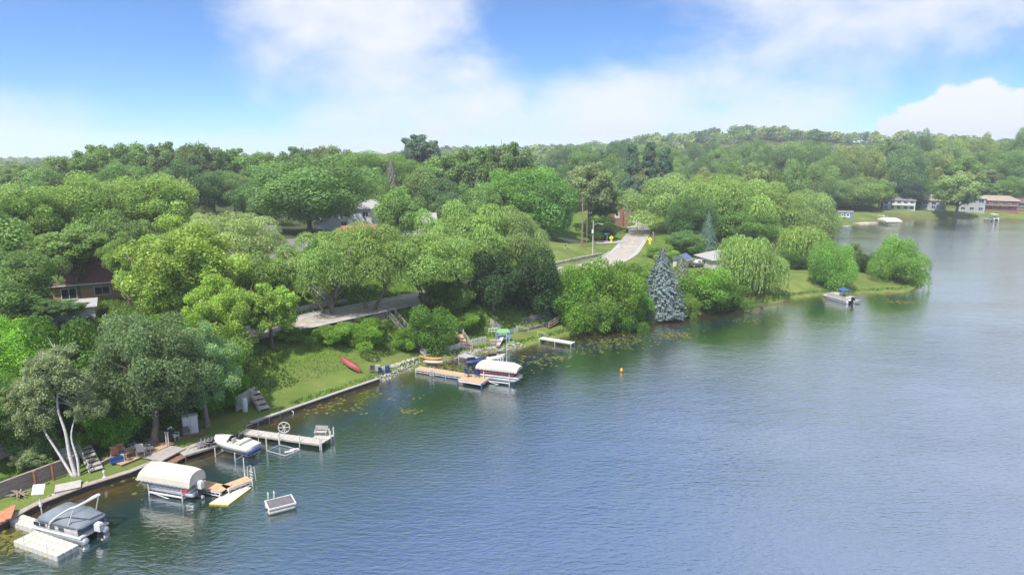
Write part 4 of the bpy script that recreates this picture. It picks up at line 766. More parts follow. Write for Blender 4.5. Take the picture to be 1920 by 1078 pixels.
# swim raft
cs = [G(492, 939.5, .62), G(508, 954, .62), G(560, 941, .62), G(541.5, 927.5, .62)]; ce = sum(cs, Vector())/4; ce.z = 0; e1 = (cs[2]-cs[1]); rz = math.atan2(e1.y, e1.x); lx = e1.length; ly = (cs[1]-cs[0]).length
r = thing('swim_raft', 'square swim raft with dark top and two ladder hoops', 'swim raft', ce, rz); MB().box((0, 0, .60), (lx-.16, ly-.16, .05)).build('deck', 'darkmat', r); mb = MB()
for s in (-1, 1): mb.box((0, s*(ly/2-.05), .57), (lx, .1, .13)).box((s*(lx/2-.05), 0, .57), (.1, ly-.2, .13))
mb.build('frame', 'white', r)
for s in (-1, 1): MB().tube([(-lx/2, s*(ly/2-.32), .22), (-lx/2+.2, s*(ly/2-.32), .22), (lx/2-.2, s*(ly/2-.32), .22), (lx/2, s*(ly/2-.32), .22)], [.22, .29, .29, .22], 12).build('pontoon', 'offwhite', r, True)
for k in (0, 1): MB().tube(catmull([(-lx/2+.35+k*.5, ly/2-.05, .6), (-lx/2+.35+k*.5, ly/2-.1, 1.1), (-lx/2+.35+k*.5, ly/2+.12, 1.25), (-lx/2+.35+k*.5, ly/2+.3, 1.0), (-lx/2+.35+k*.5, ly/2+.3, .0)], 4), .035).build('ladder_hoop', 'white', r)
# grey docks in the middle
r, L = dock('weathered grey wooden dock reaching to the white speedboat', (340, 851), (412, 829), 1.3, .55, 'greywood', fm='greywood', post_h=0, post_m='greywood')
c, L, rz, a, b = seg((283, 862), (330, 838), .62); r = thing('wooden_ramp', 'grey planked wooden ramp leading from the lawn to the dock', 'ramp', (c.x, c.y, 0), rz)
for i in range(13): MB().box((-L/2+L*(i+.5)/13, 0, .68), (L/13-.03, 2.6, .05)).build('plank', 'greywood', r)
MB().box((0, -1.25, .6), (L, .1, .12)).box((0, 1.25, .6), (L, .1, .12)).build('frame', 'brownwood', r); MB().box((L*.1, -1.9, .4), (L*1.25, .9, .06)).build('lower_deck', 'brownwood', r)
r, L = dock('pale grey dock with a bench, an upright wheel and white corner posts', (455, 808), (608, 829), 1.3, .55, 'palewood', post_h=.75, post_m='white', fm='greywood', sides=(1, 0))
MB().box((L-.9, 1.25, .55), (1.9, 1.3, .05)).build('deck_panel', 'palewood', r)
for x, y, h in ((L+.02, 1.8, 1.5), (L+.02, 1.2, 1.3), (L-.6, 1.95, 1.2), (L+.05, -.65, 1.2)): MB().tube([(x, y, -1), (x, y, h)], .07).build('post', 'white', r)
mr = r.matrix_basis.copy(); bw = thing('wooden_bench', 'wooden bench standing on the end of the pale grey dock', 'bench', mr @ Vector((L-1.3, 1.5, .58)), r.rotation_euler.z+R(12))
for i in range(3): MB().box((0, -.25+i*.17, .42), (1.4, .14, .04)).build('seat_slat', 'palewood', bw)
for i in range(3): MB().box((0, .28+i*.03, .58+i*.15), (1.4, .03, .12)).build('back_slat', 'palewood', bw)
for x in (-.6, .6):
    for y in (-.22, .26): MB().box((x, y, .21), (.07, .07, .42)).build('leg', 'palewood', bw)
    MB().box((x, .3, .65), (.06, .06, .6)).build('back_post', 'palewood', bw); MB().box((x, 0, .62), (.08, .6, .04)).build('armrest', 'palewood', bw)
wl = thing('hand_winch', 'upright white spoked wheel of the boat lift beside the pale grey dock', 'winch wheel', mr @ Vector((L*.47, .75, .5)), r.rotation_euler.z+R(25)); mb = MB(); mb.tube([(math.cos(k*.3142)*.6, 0, .75+math.sin(k*.3142)*.6) for k in range(21)], .045, 5, False); mb.build('rim', 'white', wl)
for k in range(3): a_ = k*1.047; MB().tube([(math.cos(a_)*.6, 0, .75+math.sin(a_)*.6), (-math.cos(a_)*.6, 0, .75-math.sin(a_)*.6)], .03, 4).build('spoke', 'white', wl)
MB().tube([(0, .05, -1.5), (0, .05, 1.0)], .06).build('post', 'alu', wl)
cs = [G(491, 815, .5), G(500, 838, .5), G(535, 849, .4), G(562, 838, .4), G(524, 827, .5)]; lf = thing('boat_hoist', 'empty boat lift frame half under water beside the pale grey dock', 'boat lift', (cs[1].x, cs[1].y, 0)); o = Vector((cs[1].x, cs[1].y, 0))
P_ = [Vector((p.x, p.y, 0))-o for p in cs]; up = Vector((0, 0, .1)); MB().tube([P_[1]+up, P_[2]+up], .06).build('beam', 'alu', lf); MB().tube([P_[2]+up, P_[3]+up], .06).build('beam', 'alu', lf); MB().tube([P_[1]+up, P_[4]+up, P_[3]+up], .06).build('beam', 'alu', lf)
MB().tube([P_[1]+Vector((0, 0, -1)), P_[1]+Vector((0, 0, 1.5))], .06).build('post', 'white', lf); MB().tube([P_[4]+Vector((0, 0, -1)), P_[4]+Vector((0, 0, 1.5))], .06).build('post', 'white', lf)
for f in (.35, .7): q = P_[2].lerp(P_[3], f)+Vector((-.3, .5, .1)); MB().box(q, (.9, .22, .12), R(25)).build('bunk', 'white', lf)
# far side docks
r, L = dock('long tan-decked dock with a ladder and an end platform', (783, 689), (900, 707), 1.3, .6, 'tandeck', truss=True, post_h=0)
MB().box((L-.4, -1.1, .6), (3.6, 2.3, .06)).build('end_platform', 'tandeck', r); mb = MB().box((L-.4, -2.22, .45), (3.6, .06, .2)).box((L+1.38, -1.1, .45), (.06, 2.3, .2)); mb.build('frame', 'alup', r); mr = r.matrix_basis.copy(); rzd = r.rotation_euler.z
for x, y in ((L-2.15, -2.3), (L+1.45, -2.3)): MB().tube([(x, y, -1), (x, y, .62)], .1).build('bumper', 'blue', r)
mb = MB()
for s in (-.3, .3): mb.tube([(L*.28+s, -.75, -.6), (L*.28+s, -.75, 1.3), (L*.28+s, -.45, 1.3)], .04)
for z in (-.2, .1, .4, .7, 1.0): mb.box((L*.28, -.75, z), (.6, .05, .05))
mb.build('ladder', 'white', r)
def chair(label, loc, rz, m, fm=None, kind='adirondack', group=None, s=1.0):
    r = thing('lawn_chair', label, 'chair', loc, rz, group); fm = fm or m
    if kind == 'lounger':
        MB().box((0, .1, .32), (.6, 1.2, .05)).build('seat', m, r); MB().box((0, .88, .55), (.6, .62, .05), 0, R(48)).build('backrest', m, r)
    else:
        MB().box((0, 0, .40), (.55, .55, .05), 0, R(6)).build('seat', m, r); MB().box((0, .34, .78), (.55, .06, .8), 0, R(-16)).build('backrest', m, r)
    for x in (-.28, .28):
        for y in (-.24, .3): MB().tube([(x, y, 0), (x, y, .42)], .03, 4).build('leg', fm, r)
        MB().box((x, .02, .62), (.07, .6, .04)).build('armrest', fm, r); MB().tube([(x, -.24, .4), (x, -.24, .62)], .025, 4).build('arm_post', fm, r)
    r.scale = (s, s, s); return r
chair('navy blue chair on the tan dock platform, nearer the corner bumper', mr @ Vector((L-1.5, -.55, .64)), rzd+R(160), 'navy', s=1.1); chair('navy blue chair on the tan dock platform, nearer the flat-canopied lift', mr @ Vector((L-.25, -.15, .64)), rzd+R(185), 'navy', s=1.1)
r, L = dock('narrow white dock by the bright shoreline shrub', (1014, 633), (1075, 643), 1.25, .6, 'white', post_h=.15, fm='greysiding')
r, L = dock('short grey dock behind the flat-canopied lift', (866, 664), (892, 672), 1.3, .7, 'greysiding', post_h=0)
def jetski(label, p, rz, m):
    r = thing('jet_ski', label, 'jet ski', p, rz); q = [(-1.4, .3, .35), (-.6, .55, .5), (.6, .5, .5), (1.5, .05, .7)]
    MB().loft([[(x, -w, .15+.1*(x > 1)), (x, -w*1.05, h*.8), (x, -w*.6, h+.1), (x, w*.6, h+.1), (x, w*1.05, h*.8), (x, w, .15+.1*(x > 1))] for x, w, h in q]).build('hull', m, r); MB().box((-.5, 0, .78), (1.2, .35, .28)).build('seat', 'black', r); MB().tube([(.45, -.4, 1.05), (.5, 0, .95), (.45, .4, 1.05)], .04).build('handlebar', 'black', r); return r
q = G(905, 681, .3); jetski('blue and white jet ski beside the flat-canopied lift', (q.x-1.2, q.y+.5, .15), R(20), 'navy'); q = G(925, 676, .3); jetski('white jet ski on the lake side of the flat-canopied lift', (q.x+.3, q.y+1.0, .15), R(20), 'white')
for i, px in enumerate((934, 939, 943)): q = G(px, 681, 0); mb = MB(); mb.tube([(0, 0, -1), (0, 0, 1.3)], .09).tube([(0, 0, 1.3), (0, 0, 1.38)], .11); tag(mb.build('lift_post', 'white'), ('white mooring post behind the flat canopy, first from the jet skis', 'white mooring post behind the flat canopy, middle of three', 'white mooring post behind the flat canopy, nearest the flag pole')[i], 'post').location = q
q = G(950, 683, 0); mb = MB(); mb.tube([(0, 0, -1), (0, 0, 4.6)], .045).tube([(0, 0, 0), (0, 0, .6)], .09); tag(mb.build('flag_pole', 'white'), 'tall thin white pole behind the flat-canopied lift', 'pole').location = q
# ------------------------------------------------------------------ boats
def loftboat(r, name, secs, m, nm=None):
    return MB().loft(secs).build(name, m, r)
def pontoon(label, loc, rz, L, W, side, kind='pontoon_boat', z=.0, motor=True, rail=True, floorm='beige', cover=None):
    r = thing(kind, label, 'boat', (loc[0], loc[1], 0), rz)
    for s in (-1, 1): MB().tube([(L/2+.1, s*(W/2-.38), z+.45), (L/2-.5, s*(W/2-.38), z+.28), (L/2-1.1, s*(W/2-.38), z+.22), (-L/2, s*(W/2-.38), z+.22), (-L/2-.15, s*(W/2-.38), z+.25)], [.05, .25, .31, .31, .22], 12).build('pontoon', 'alu', r, True)
    MB().box((0, 0, z+.62), (L, W, .12)).build('deck', 'alup', r); MB().box((0, 0, z+.70), (L-.1, W-.1, .04)).build('floor', floorm, r)
    if rail:
        for s in (-1, 1):
            MB().box((-.15, s*(W/2-.08), z+1.03), (L-.9, .05, .58)).build('side_panel', side, r); MB().tube([(-L/2+.3, s*(W/2-.08), z+1.36), (L/2-.6, s*(W/2-.08), z+1.36)], .035, 5).build('rail', 'alu', r)
            MB().box((-.15, s*(W/2-.045), z+1.05), (L-.95, .02, .10)).build('stripe', 'offwhite', r)
        MB().box((L/2-.6, 0, z+1.03), (.05, W-.2, .58)).build('front_panel', side, r)
    if not cover:
        for s in (-1, 1): MB().box((-L*.3, s*(W/2-.5), z+.95), (L*.32, .65, .45)).build('bench_seat', 'offwhite', r); MB().box((L*.22, s*(W/2-.5), z+.95), (L*.28, .65, .45)).build('bench_seat', 'offwhite', r)
        MB().box((.1, -W*.22, z+1.1), (.5, .7, .75)).build('console', 'greysiding', r)
    if motor:
        mt = thing('outboard_motor', None, None); mt.parent = r; del_ = MB().box((-L/2-.5, 0, z+1.05), (.62, .42, .55)).box((-L/2-.5, 0, z+1.36), (.5, .34, .14)).build('cowl', motor if isinstance(motor, str) else 'black', mt)
        MB().box((-L/2-.42, 0, z+.45), (.22, .16, .9)).build('shaft', 'black', mt); MB().box((-L/2-.5, 0, z+.02), (.6, .06, .12)).tube([(-L/2-.78, 0, z-.1), (-L/2-.62, 0, z-.1)], .15, 8).build('propeller', 'alu', mt)
    return r
# grey-covered pontoon, moored at the float dock
c, L0, rz, a, b = seg((57, 989), (151, 1012), .55); n = Vector((-math.sin(rz), math.cos(rz), 0)); W0 = 2.55; ctr = (a+b)/2+n*W0/2; L0 = min(L0, 6.6)
r = pontoon('pontoon boat under a grey fitted cover with a raised white tow arch', ctr, rz+math.pi, L0, W0, 'greysiding', motor='white', cover=True, floorm='offwhite')
r.rotation_euler.z = rz; r.rotation_euler.z = rz+math.pi if False else rz
for ch in list(r.children): pass
# the boat points to shore (-x in its frame), so turn its parts end for end
for ch in list(r.children): ch.matrix_basis = Matrix.Rotation(math.pi, 4, 'Z') @ ch.matrix_basis
secs = []
for x, w, zt in ((-L0/2+.75, .86, 1.48), (-L0/2+.95, .97, 1.74), (-1.6, 1.0, 1.84), (-1.0, 1.0, 2.0), (0, 1.0, 1.86), (1.1, 1.0, 1.98), (L0/2-.8, .99, 1.72), (L0/2-.25, .95, 1.62), (L0/2-.05, .88, 1.40)):
    h = W0/2*w; secs.append([(x, -h, 1.30), (x, -h*.98, 1.5), (x, -h*.82, zt-.06), (x, 0, zt), (x, h*.82, zt-.06), (x, h*.98, 1.5), (x, h, 1.30)])
MB().loft(secs).build('boat_cover', 'cover', r, True); MB().box((.35, 0, 1.02), (L0-1.5, W0-.12, .58)).build('cover_skirt', 'coverside', r)
for s in (-1, 1):
    MB().tube(catmull([(-.6, s*1.27, .9), (-.3, s*1.27, 1.5), (.9, s*1.2, 2.4), (2.0, s*1.12, 3.05), (2.35, s*1.05, 3.1)], 4), .09, 6).build('tow_arch', 'white', r); MB().tube([(2.2, s*1.08, 3.05), (1.5, s*1.22, 1.5)], .05).build('arch_strut', 'white', r)
    for k, x in enumerate((-2.0, -1.3, -.4, .7)): MB().box((x, s*1.262, 1.06), (.55+.2*(k == 2), .02, .3)).build('side_window', 'glass', r)
MB().tube([(2.3, -1.1, 3.1), (2.3, 1.1, 3.1)], .09).build('tow_bar', 'white', r); MB().tube([(1.0, -1.2, 2.45), (1.0, 1.2, 2.45)], .05).build('arch_bar', 'white', r)
q = G(68, 978, .0); q = Vector((q.x-.1, q.y+.9, 0)); r = thing('solar_panel', 'tilted solar panel on a white post beside the grey-covered boat', 'solar panel', q); MB().tube([(0, 0, -.6), (0, 0, 2.3)], .05).build('post', 'white', r); MB().box((0, -.05, 2.5), (.85, .06, .75), R(10), R(-35)).build('panel', 'solar', r); MB().box((0, -.02, 2.47), (.92, .04, .82), R(10), R(-35)).build('panel_frame', 'alu', r); MB().box((0, 0, 1.1), (.2, .2, .35)).build('charge_box', 'white', r)
# lift canopies
def canopy_lift(label, corners, zb, rise, arch, boat, side, inset=.5):
    P = [G(*c, zb) for c in corners]; ce = sum(P, Vector())/4; e = (P[1]-P[0]); rz = math.atan2(e.y, e.x); L = e.length; W = (P[2]-P[1]).length
    r = thing('boat_lift', label, 'boat lift', (ce.x, ce.y, 0), rz); rings = []
    if arch:
        prof = [(-1, 0), (-.97, .35), (-.85, .68), (-.6, .9), (-.25, 1), (.25, 1), (.6, .9), (.85, .68), (.97, .35), (1, 0)]
        ends = ((-L/2, .90, .0), (-L/2+.25, .97, .55), (-L/2+.7, 1, .9), (-L/2+1.3, 1, 1), (L/2-1.3, 1, 1), (L/2-.7, 1, .97), (L/2-.2, .99, .9), (L/2, .98, .86))
    else:
        prof = [(-1, 0), (-.99, .28), (-.82, .62), (-.3, .98), (.3, .98), (.82, .62), (.99, .28), (1, 0)]; ends = ((-L/2, .98, .5), (-L/2+.3, 1, .8), (-L/2+.8, 1, 1), (L/2-.9, 1, 1), (L/2-.3, 1, .78), (L/2, .98, .5))
    for x, w, h in ends: rings.append([(x, W/2*w*u, zb+rise*v*h) for u, v in prof])
    MB().loft(rings, True).build('canopy', 'cream', r)
    k = 26
    for s in (-1, 1): y = s*W/2*.995; MB().loft([[(-L/2+L*i/k, y-.01, zb+.02), (-L/2+L*i/k, y+.01, zb+.02), (-L/2+L*i/k, y+.01, zb-.08-.09*(i % 2)), (-L/2+L*i/k, y-.01, zb-.08-.09*(i % 2))] for i in range(k+1)]).build('canopy_fringe', 'creamend', r)
    for sx in (-.62, .62):
        for s in (-1, 1): MB().tube([(sx*L/2, s*(W/2-.25), -1.5), (sx*L/2, s*(W/2-.25), zb+.1)], .07, 6).build('post', 'white', r)
        MB().box((sx*L/2, 0, .15), (.12, W-.5, .14)).build('cross_beam', 'alup', r)
    for s in (-1, 1): MB().box((0, s*(W/2-.25), .32), (L*.62, .1, .12)).build('side_beam', 'alup', r); MB().box((0, s*(W/2-.25), zb), (L*.96, .06, .08)).build('top_rail', 'alu', r); MB().tube([(-.62*L/2, s*(W/2-.25), .35), (.62*L/2, s*(W/2-.25), -.3)], .045).build('brace', 'white', r)
    return r, ce, rz, L, W
r, ce, rz, L, W = canopy_lift('boat lift with a long arched cream canopy in front of the capped seawall', ((250, 896), (351, 913), (391.5, 896), (290, 879)), 1.55, 1.25, True, 'silver', 'alup')
pb = pontoon('silver pontoon boat hanging under the arched cream canopy', ce, rz+math.pi, min(L-.6, 7.0), min(W-.7, 2.5), 'alup', z=.30, motor='white'); MB().box((-2.6, 1.26, 1.25), (.6, .06, .25)).build('seat_cushion', 'red', pb)
r, ce, rz, L, W = canopy_lift('boat lift with a flat cream canopy at the end of the tan dock', ((888, 689), (965, 698), (986, 690), (905, 681)), 2.0, .85, False, 'maroon', 'maroon')
pontoon('maroon-sided pontoon boat under the flat cream canopy', ce, rz, min(L+.2, 6.8), min(W-.6, 2.45), 'maroon', z=.45, motor=True)
# speedboat on its lift
bow = G(405, 823, 1.0); sn = G(470, 852, .8); sf = G(482, 834, .8); stn = (sn+sf)/2; d = bow-stn; rz = math.atan2(d.y, d.x); L = min(d.length, 6.4); Wd = min((sn-sf).length/2, 1.15); ctr = (bow+stn)/2
r = thing('speedboat', 'white open speedboat raised on a lift beside the grey dock', 'boat', (ctr.x, ctr.y, .25), rz); secs = []
for x, w, zk, zd in ((-.5, .92, .18, .95), (-.35, .97, .12, 1.0), (-.1, 1.0, .10, 1.04), (.15, .97, .12, 1.08), (.32, .78, .2, 1.12), (.44, .42, .42, 1.17), (.5, .05, .85, 1.2)):
    h = Wd*w; secs.append([(x*L, 0, zk), (x*L, -h*.75, zk+.22), (x*L, -h, zd-.15), (x*L, -h*.96, zd), (x*L, -h*.7, zd+.03), (x*L, 0, zd+.06), (x*L, h*.7, zd+.03), (x*L, h*.96, zd), (x*L, h, zd-.15), (x*L, h*.75, zk+.22)])
MB().loft(secs).build('hull', 'white', r, True); cp = MB()
cp.prism([(-.28*L, -Wd*.72), (.1*L, -Wd*.74), (.24*L, -Wd*.5), (.3*L, 0), (.24*L, Wd*.5), (.1*L, Wd*.74), (-.28*L, Wd*.72)], 1.05, 1.14); cp.build('cockpit', 'offwhite', r)
for y in (-.5, .5): MB().box((-.05*L, y, 1.22), (.5, .5, .14)).box((-.05*L-.25, y, 1.42), (.1, .5, .42)).build('seat', 'black' if y < 0 else 'offwhite', r)
MB().box((-.24*L, 0, 1.22), (.55, Wd*1.35, .18)).build('rear_bench', 'offwhite', r); mb = MB(); mb.add([(.06*L, -Wd*.7, 1.12), (.16*L, 0, 1.12), (.06*L, Wd*.7, 1.12), (-.0*L, Wd*.62, 1.52), (.09*L, 0, 1.52), (-.0*L, -Wd*.62, 1.52)], [(0, 1, 4, 5), (1, 2, 3, 4)]); mb.build('windshield', 'glass', r); MB().box((-.02*L, .45, 1.28), (.35, .5, .3)).build('console', 'black', r); MB().box((-.5*L-.12, 0, .45), (.3, Wd*1.2, .25)).build('swim_platform', 'navy', r)
lf = thing('speedboat_lift', 'silver lift cradle under the white speedboat', 'boat lift', (ctr.x, ctr.y, 0), rz)
for s in (-1, 1): MB().tube([(-L*.42, s*.55, .3), (L*.25, s*.55, .3)], .07).build('bunk', 'alu', lf); MB().tube([(-L*.3, s*1.5, -1.2), (-L*.3, s*1.5, .9)], .06).build('post', 'white', lf); MB().tube([(L*.22, s*1.5, -1.2), (L*.22, s*1.5, .9)], .06).build('post', 'white', lf)
for x in (-.3, .22): MB().box((x*L, 0, .15), (.1, 3.0, .12)).build('cross_beam', 'alu', lf)
# canoes, kayaks, buoy
def canoe(label, loc, rz, L, W, m, tilt=0, name='canoe', pitch=0):
    r = thing(name, label, 'canoe', loc, rz); secs = []
    for f in (-1, -.85, -.55, 0, .55, .85, 1): w = W/2*(1-abs(f)**2.3)+.02; z = .28*abs(f)**3; secs.append([(f*L/2, -w, .38+z), (f*L/2, -w*.75, .08+z*.6), (f*L/2, 0, z*.6), (f*L/2, w*.75, .08+z*.6), (f*L/2, w, .38+z)])
    MB().loft(secs, False, False).build('hull', m, r, True); MB().loft([[v[0], v[-1]] for v in secs], False, False).build('top_sheet', m, r)  # flat sheet between the gunwales, same colour as the hull
    for s in (-1, 1): MB().tube([(sc[0][0], s*abs(sc[0][1]), sc[0][2]) for sc in secs], .03, 4).build('gunwale', m, r)
    r.rotation_euler = (tilt, pitch, rz); return r
a, b = gp(640, 676), gp(677, 701); c = (a+b)/2; d = b-a; canoe('red canoe lying upside down on the bank', c+Vector((0, 0, .75)), math.atan2(d.y, d.x), d.length*1.02, 1.05, 'canoe', math.pi+R(12), pitch=-math.atan2(d.z, math.hypot(d.x, d.y)))
q = gp(808, 680); canoe('orange kayak on the grass at the start of the tan dock', q+Vector((0, .2, .35)), R(-14), 3.6, .75, 'cedar', 0, 'kayak'); canoe('cream kayak resting under the orange one by the tan dock', q+Vector((.1, -.5, .02)), R(-14), 3.6, .75, 'cream', 0, 'kayak')
q = G(1165, 697, 0); mb = MB(); mb.tube([(0, 0, -.1), (0, 0, .12), (0, 0, .35), (0, 0, .5), (0, 0, .56)], [.13, .2, .2, .1, .04], 10); tag(mb.build('marker_buoy', 'orange', None, True), 'small orange marker buoy alone on open water', 'buoy').location = q
q = G(335, 862, 0); mb = MB(); mb.tube([(-.35, 0, .12), (-.25, 0, .15), (.25, 0, .15), (.35, 0, .12)], [.1, .2, .2, .1], 9).box((0, 0, .36), (.3, .06, .06)); tag(mb.build('float_jug', 'white', None, True), 'white float jug in the water beside the grey ramp', 'float').location = q
# ------------------------------------------------------------------ patio
c, L, rz, a, b = seg((216, 868), (292, 838), .7); pt_ = thing('patio_deck', 'brown wooden patio deck under the thick-trunked tree', 'deck', (c.x, c.y+.9, 0), rz)
for i in range(18): MB().box((0, -1.4+2.9*(i+.5)/18, .72), (L+1.6, .145, .05)).build('plank', 'tandeck', pt_)
MB().box((0, -1.45, .6), (L+1.6, .1, .3)).build('fascia', 'brownwood', pt_); zp = .75
def on(px, py, z=zp): return G(px, py, z)
chair('red-backed chair on the patio, left of the pair', on(216, 857), R(205), 'redwood', 'white', s=1.15); chair('red-backed chair on the patio, right of the pair', on(227, 852), R(205), 'redwood', 'white', s=1.15)
chair('white lounge chair tipped back at the rear of the patio', on(250, 845), R(140), 'white', kind='lounger', s=1.1); chair('white high-backed chair facing the lake on the patio', on(266, 853), R(195), 'white', s=1.2); chair('white footrest lounger beside the high-backed white chair', on(277, 846), R(120), 'white', kind='lounger'); chair('dark lounger under the thick-trunked tree', on(280, 838), R(130), 'stonedark', kind='lounger', s=1.2)
chair('white chair tipped on its side near the covered grill', on(328, 824), R(80), 'mint', s=1.15)
r = thing('cooler', 'blue cooler with a white end on the patio corner', 'cooler', on(219, 866), rz+R(-20)); MB().box((0, 0, .22), (1.1, .5, .40)).build('body', 'blue', r); MB().box((0, 0, .45), (1.14, .54, .08)).build('lid', 'navy', r); MB().box((.62, 0, .2), (.1, .46, .36)).build('end', 'white', r)
r = thing('side_table', 'low brown table with white legs on the patio', 'table', on(243, 856), rz); MB().box((0, 0, .52), (1.1, .7, .06)).build('top', 'redwood', r)
for x in (-.48, .48):
    for y in (-.28, .28): MB().box((x, y, .25), (.06, .06, .5)).build('leg', 'white', r)
r = thing('water_jug', 'white jug with a blue lid beside the red-backed chairs', 'jug', on(230, 860)); MB().tube([(0, 0, 0), (0, 0, .45), (0, 0, .62)], [.22, .22, .15], 10).build('body', 'white', r); MB().tube([(0, 0, .62), (0, 0, .78)], .17, 10).build('lid', 'blue', r)
q = gp(312, 828); r = thing('covered_grill', 'grill under a black cover beside the thick-trunked tree', 'grill', q, R(20)); MB().loft([[(-.75, -.4, .1), (.75, -.4, .1), (.75, .4, .1), (-.75, .4, .1)], [(-.75, -.4, .95), (.75, -.4, .95), (.75, .4, .95), (-.75, .4, .95)], [(-.5, -.3, 1.4), (.5, -.3, 1.4), (.5, .3, 1.4), (-.5, .3, 1.4)]]).build('cover', 'black', r); MB().box((0, 0, .06), (1.3, .7, .12)).build('base', 'black', r)
for px, lab in ((313, 'first slim post at the lake side of the covered grill'), (317, 'second slim post at the lake side of the covered grill')): q = gp(px, 839); mb = MB().box((0, 0, .8), (.1, .1, 1.7)).box((0, 0, 1.68), (.15, .15, .08)); tag(mb.build('lamp_post', 'palewood'), lab, 'post').location = q
q = gp(355, 815); r = thing('storage_locker', 'tall white storage locker with double doors beside the patio lawn', 'locker', q+Vector((0, .4, 0)), R(28)); MB().box((0, 0, 1.0), (1.5, .8, 2.0)).build('body', 'navy', r)
for s in (-1, 1): d_ = MB().box((s*.375, -.42, 1.0), (.73, .05, 1.96)).build('door', 'white', r); MB().box((s*.08, -.46, 1.0), (.03, .04, .25)).build('handle', 'alu', d_)
MB().box((0, 0, 2.04), (1.6, .9, .08)).build('lid', 'white', r)
chair('dark metal chair in front of the white storage locker', gp(352, 816)+Vector((0, -.2, 0)), R(200), 'stonedark', s=1.1)
a = gp(345, 818); tag(MB().box((0, 0, .06), (4.4, 1.2, .12), R(30)).box((0, -.7, .1), (4.4, .12, .2), R(30)).build('timber_step', 'brownwood'), 'long low brown timber step in front of the white locker', 'step').location = a
r = thing('folded_chairs', 'heap of dark folding chairs with metal frames on the grey dock', 'chairs', G(388, 836, .6), R(25))
for k in range(4): MB().box((-.5+k*.3, .1*(k % 2), .25+.06*k), (.9, .8, .04), R(20*k), R(20-10*k), R(12*k-15)).build('chair_seat', 'stonedark', r); MB().tube([(-.7+k*.35, -.5, .05), (-.5+k*.35, .4, .75), (-.2+k*.35, .5, .1)], .025, 4).build('chair_frame', 'alu', r)
q = gp(457, 774); r = thing('water_tank', 'upright white tank at the foot of the bank', 'tank', q+Vector((0, .4, 0))); MB().tube([(0, 0, 0), (0, 0, .08), (0, 0, 1.5), (0, 0, 1.62), (0, 0, 1.68)], [.30, .34, .34, .24, .08], 12).build('body', 'white', r, True); MB().tube([(0, 0, 1.66), (0, 0, 1.8)], .06).build('valve', 'alu', r)
a, b = gp(436, 778), gp(474, 756); d = b-a; r = thing('plank_fence', 'weathered grey board fence behind the white tank', 'fence', a+Vector((0, 1.0, 0)), math.atan2(d.y, d.x))
for i in range(12): MB().box((d.length*(i+.5)/12, 0, .9), (d.length/12-.03, .04, 1.9)).build('board', 'greywood', r)
MB().box((d.length/2, .05, .5), (d.length, .06, .1)).box((d.length/2, .05, 1.4), (d.length, .06, .1)).build('rail', 'greywood', r)
P = [gp(462, 802), gp(500, 789), gp(545, 773)]; P = [p+Vector((0, 0, .35)) for p in P]; mb = MB(); mb.tube([P[0]+Vector((0, 0, -.5)), P[0], P[1], P[2], P[2]+Vector((.35, -.1, -.15)), P[2]+Vector((.4, -.2, -.9))], .05)
for f in (.25, .5, .75): q = P[0].lerp(P[2], f); mb.tube([q, q+Vector((0, 0, -.5))], .035)
tag(mb.build('shore_rail', 'alup'), 'long low metal rail along the grass behind the pale grey dock', 'rail')
# heap by the stone row, play set, garden things
q = gp(712, 700); r = thing('barrel', 'blue barrel at the lower end of the stone row', 'barrel', q+Vector((1.0, .3, 0))); MB().tube([(0, 0, 0), (0, 0, .3), (0, 0, .7), (0, 0, 1.0)], [.28, .34, .34, .28], 12).build('body', 'navy', r); MB().tube([(0, 0, 1.0), (0, 0, 1.04)], .3, 12).build('lid', 'blue', r)
chair('white-backed chair left of the blue barrel', q+Vector((-.2, .3, 0)), R(180), 'white', 'stonedark', s=1.1); chair('dark metal chair at the canoe side of the blue barrel', q+Vector((-1.1, .2, 0)), R(200), 'stonedark', s=1.1); chair('navy chair in front of the blue barrel', q+Vector((.3, -.5, 0)), R(170), 'navy', s=1.0)
q = gp(943, 642); r = thing('play_set', 'plastic play set with green roof, pink slide and white slide on the grass', 'play set', q, R(8))
for x in (-.9, .9):
    for y in (-.6, .6): MB().box((x, y, .9), (.14, .14, 1.8)).build('post', 'palewood' if x > 0 else 'skyblue', r)
MB().loft([[(-1.1, -.8, 1.8), (1.1, -.8, 1.8), (1.1, .8, 1.8), (-1.1, .8, 1.8)], [(-.8, -.1, 2.25), (.8, -.1, 2.25), (.8, .1, 2.25), (-.8, .1, 2.25)]]).build('roof', 'green', r); MB().box((0, 0, .9), (1.8, 1.2, .1)).build('floor', 'skyblue', r); MB().box((.75, -.62, 1.2), (.8, .06, .5)).build('side_panel', 'skyblue', r)
def slide(x, m, y0=-.6, dx=-.9): 
    MB().loft([[(x+dx*f-.3, y0-1.7*f, .95-.85*f**.8+.18), (x+dx*f-.26, y0-1.7*f, .95-.85*f**.8), (x+dx*f+.26, y0-1.7*f, .95-.85*f**.8), (x+dx*f+.3, y0-1.7*f, .95-.85*f**.8+.18), (x+dx*f+.2, y0-1.7*f, .9-.85*f**.8), (x+dx*f-.2, y0-1.7*f, .9-.85*f**.8)] for f in (0, .3, .6, .85, 1)]).build('slide', m, r)
slide(-.2, 'cream'); slide(-.7, 'pink', -.3, -.5); MB().box((1.3, -.5, .12), (1.0, .8, .24)).build('sand_box', 'green', r)
q = gp(893, 648); tag(MB().box((0, 0, .35), (1.6, .7, .7)).box((0, 0, .73), (1.7, .8, .06)).build('deck_box', 'stone'), 'grey deck box on gravel beside the play set', 'storage box').location = q+Vector((3.0, .6, 0))
q = gp(928, 628); r = thing('shutter_panel', 'white panel with square openings leaning by the play set', 'panel', q+Vector((-.3, .4, 0)), R(10))
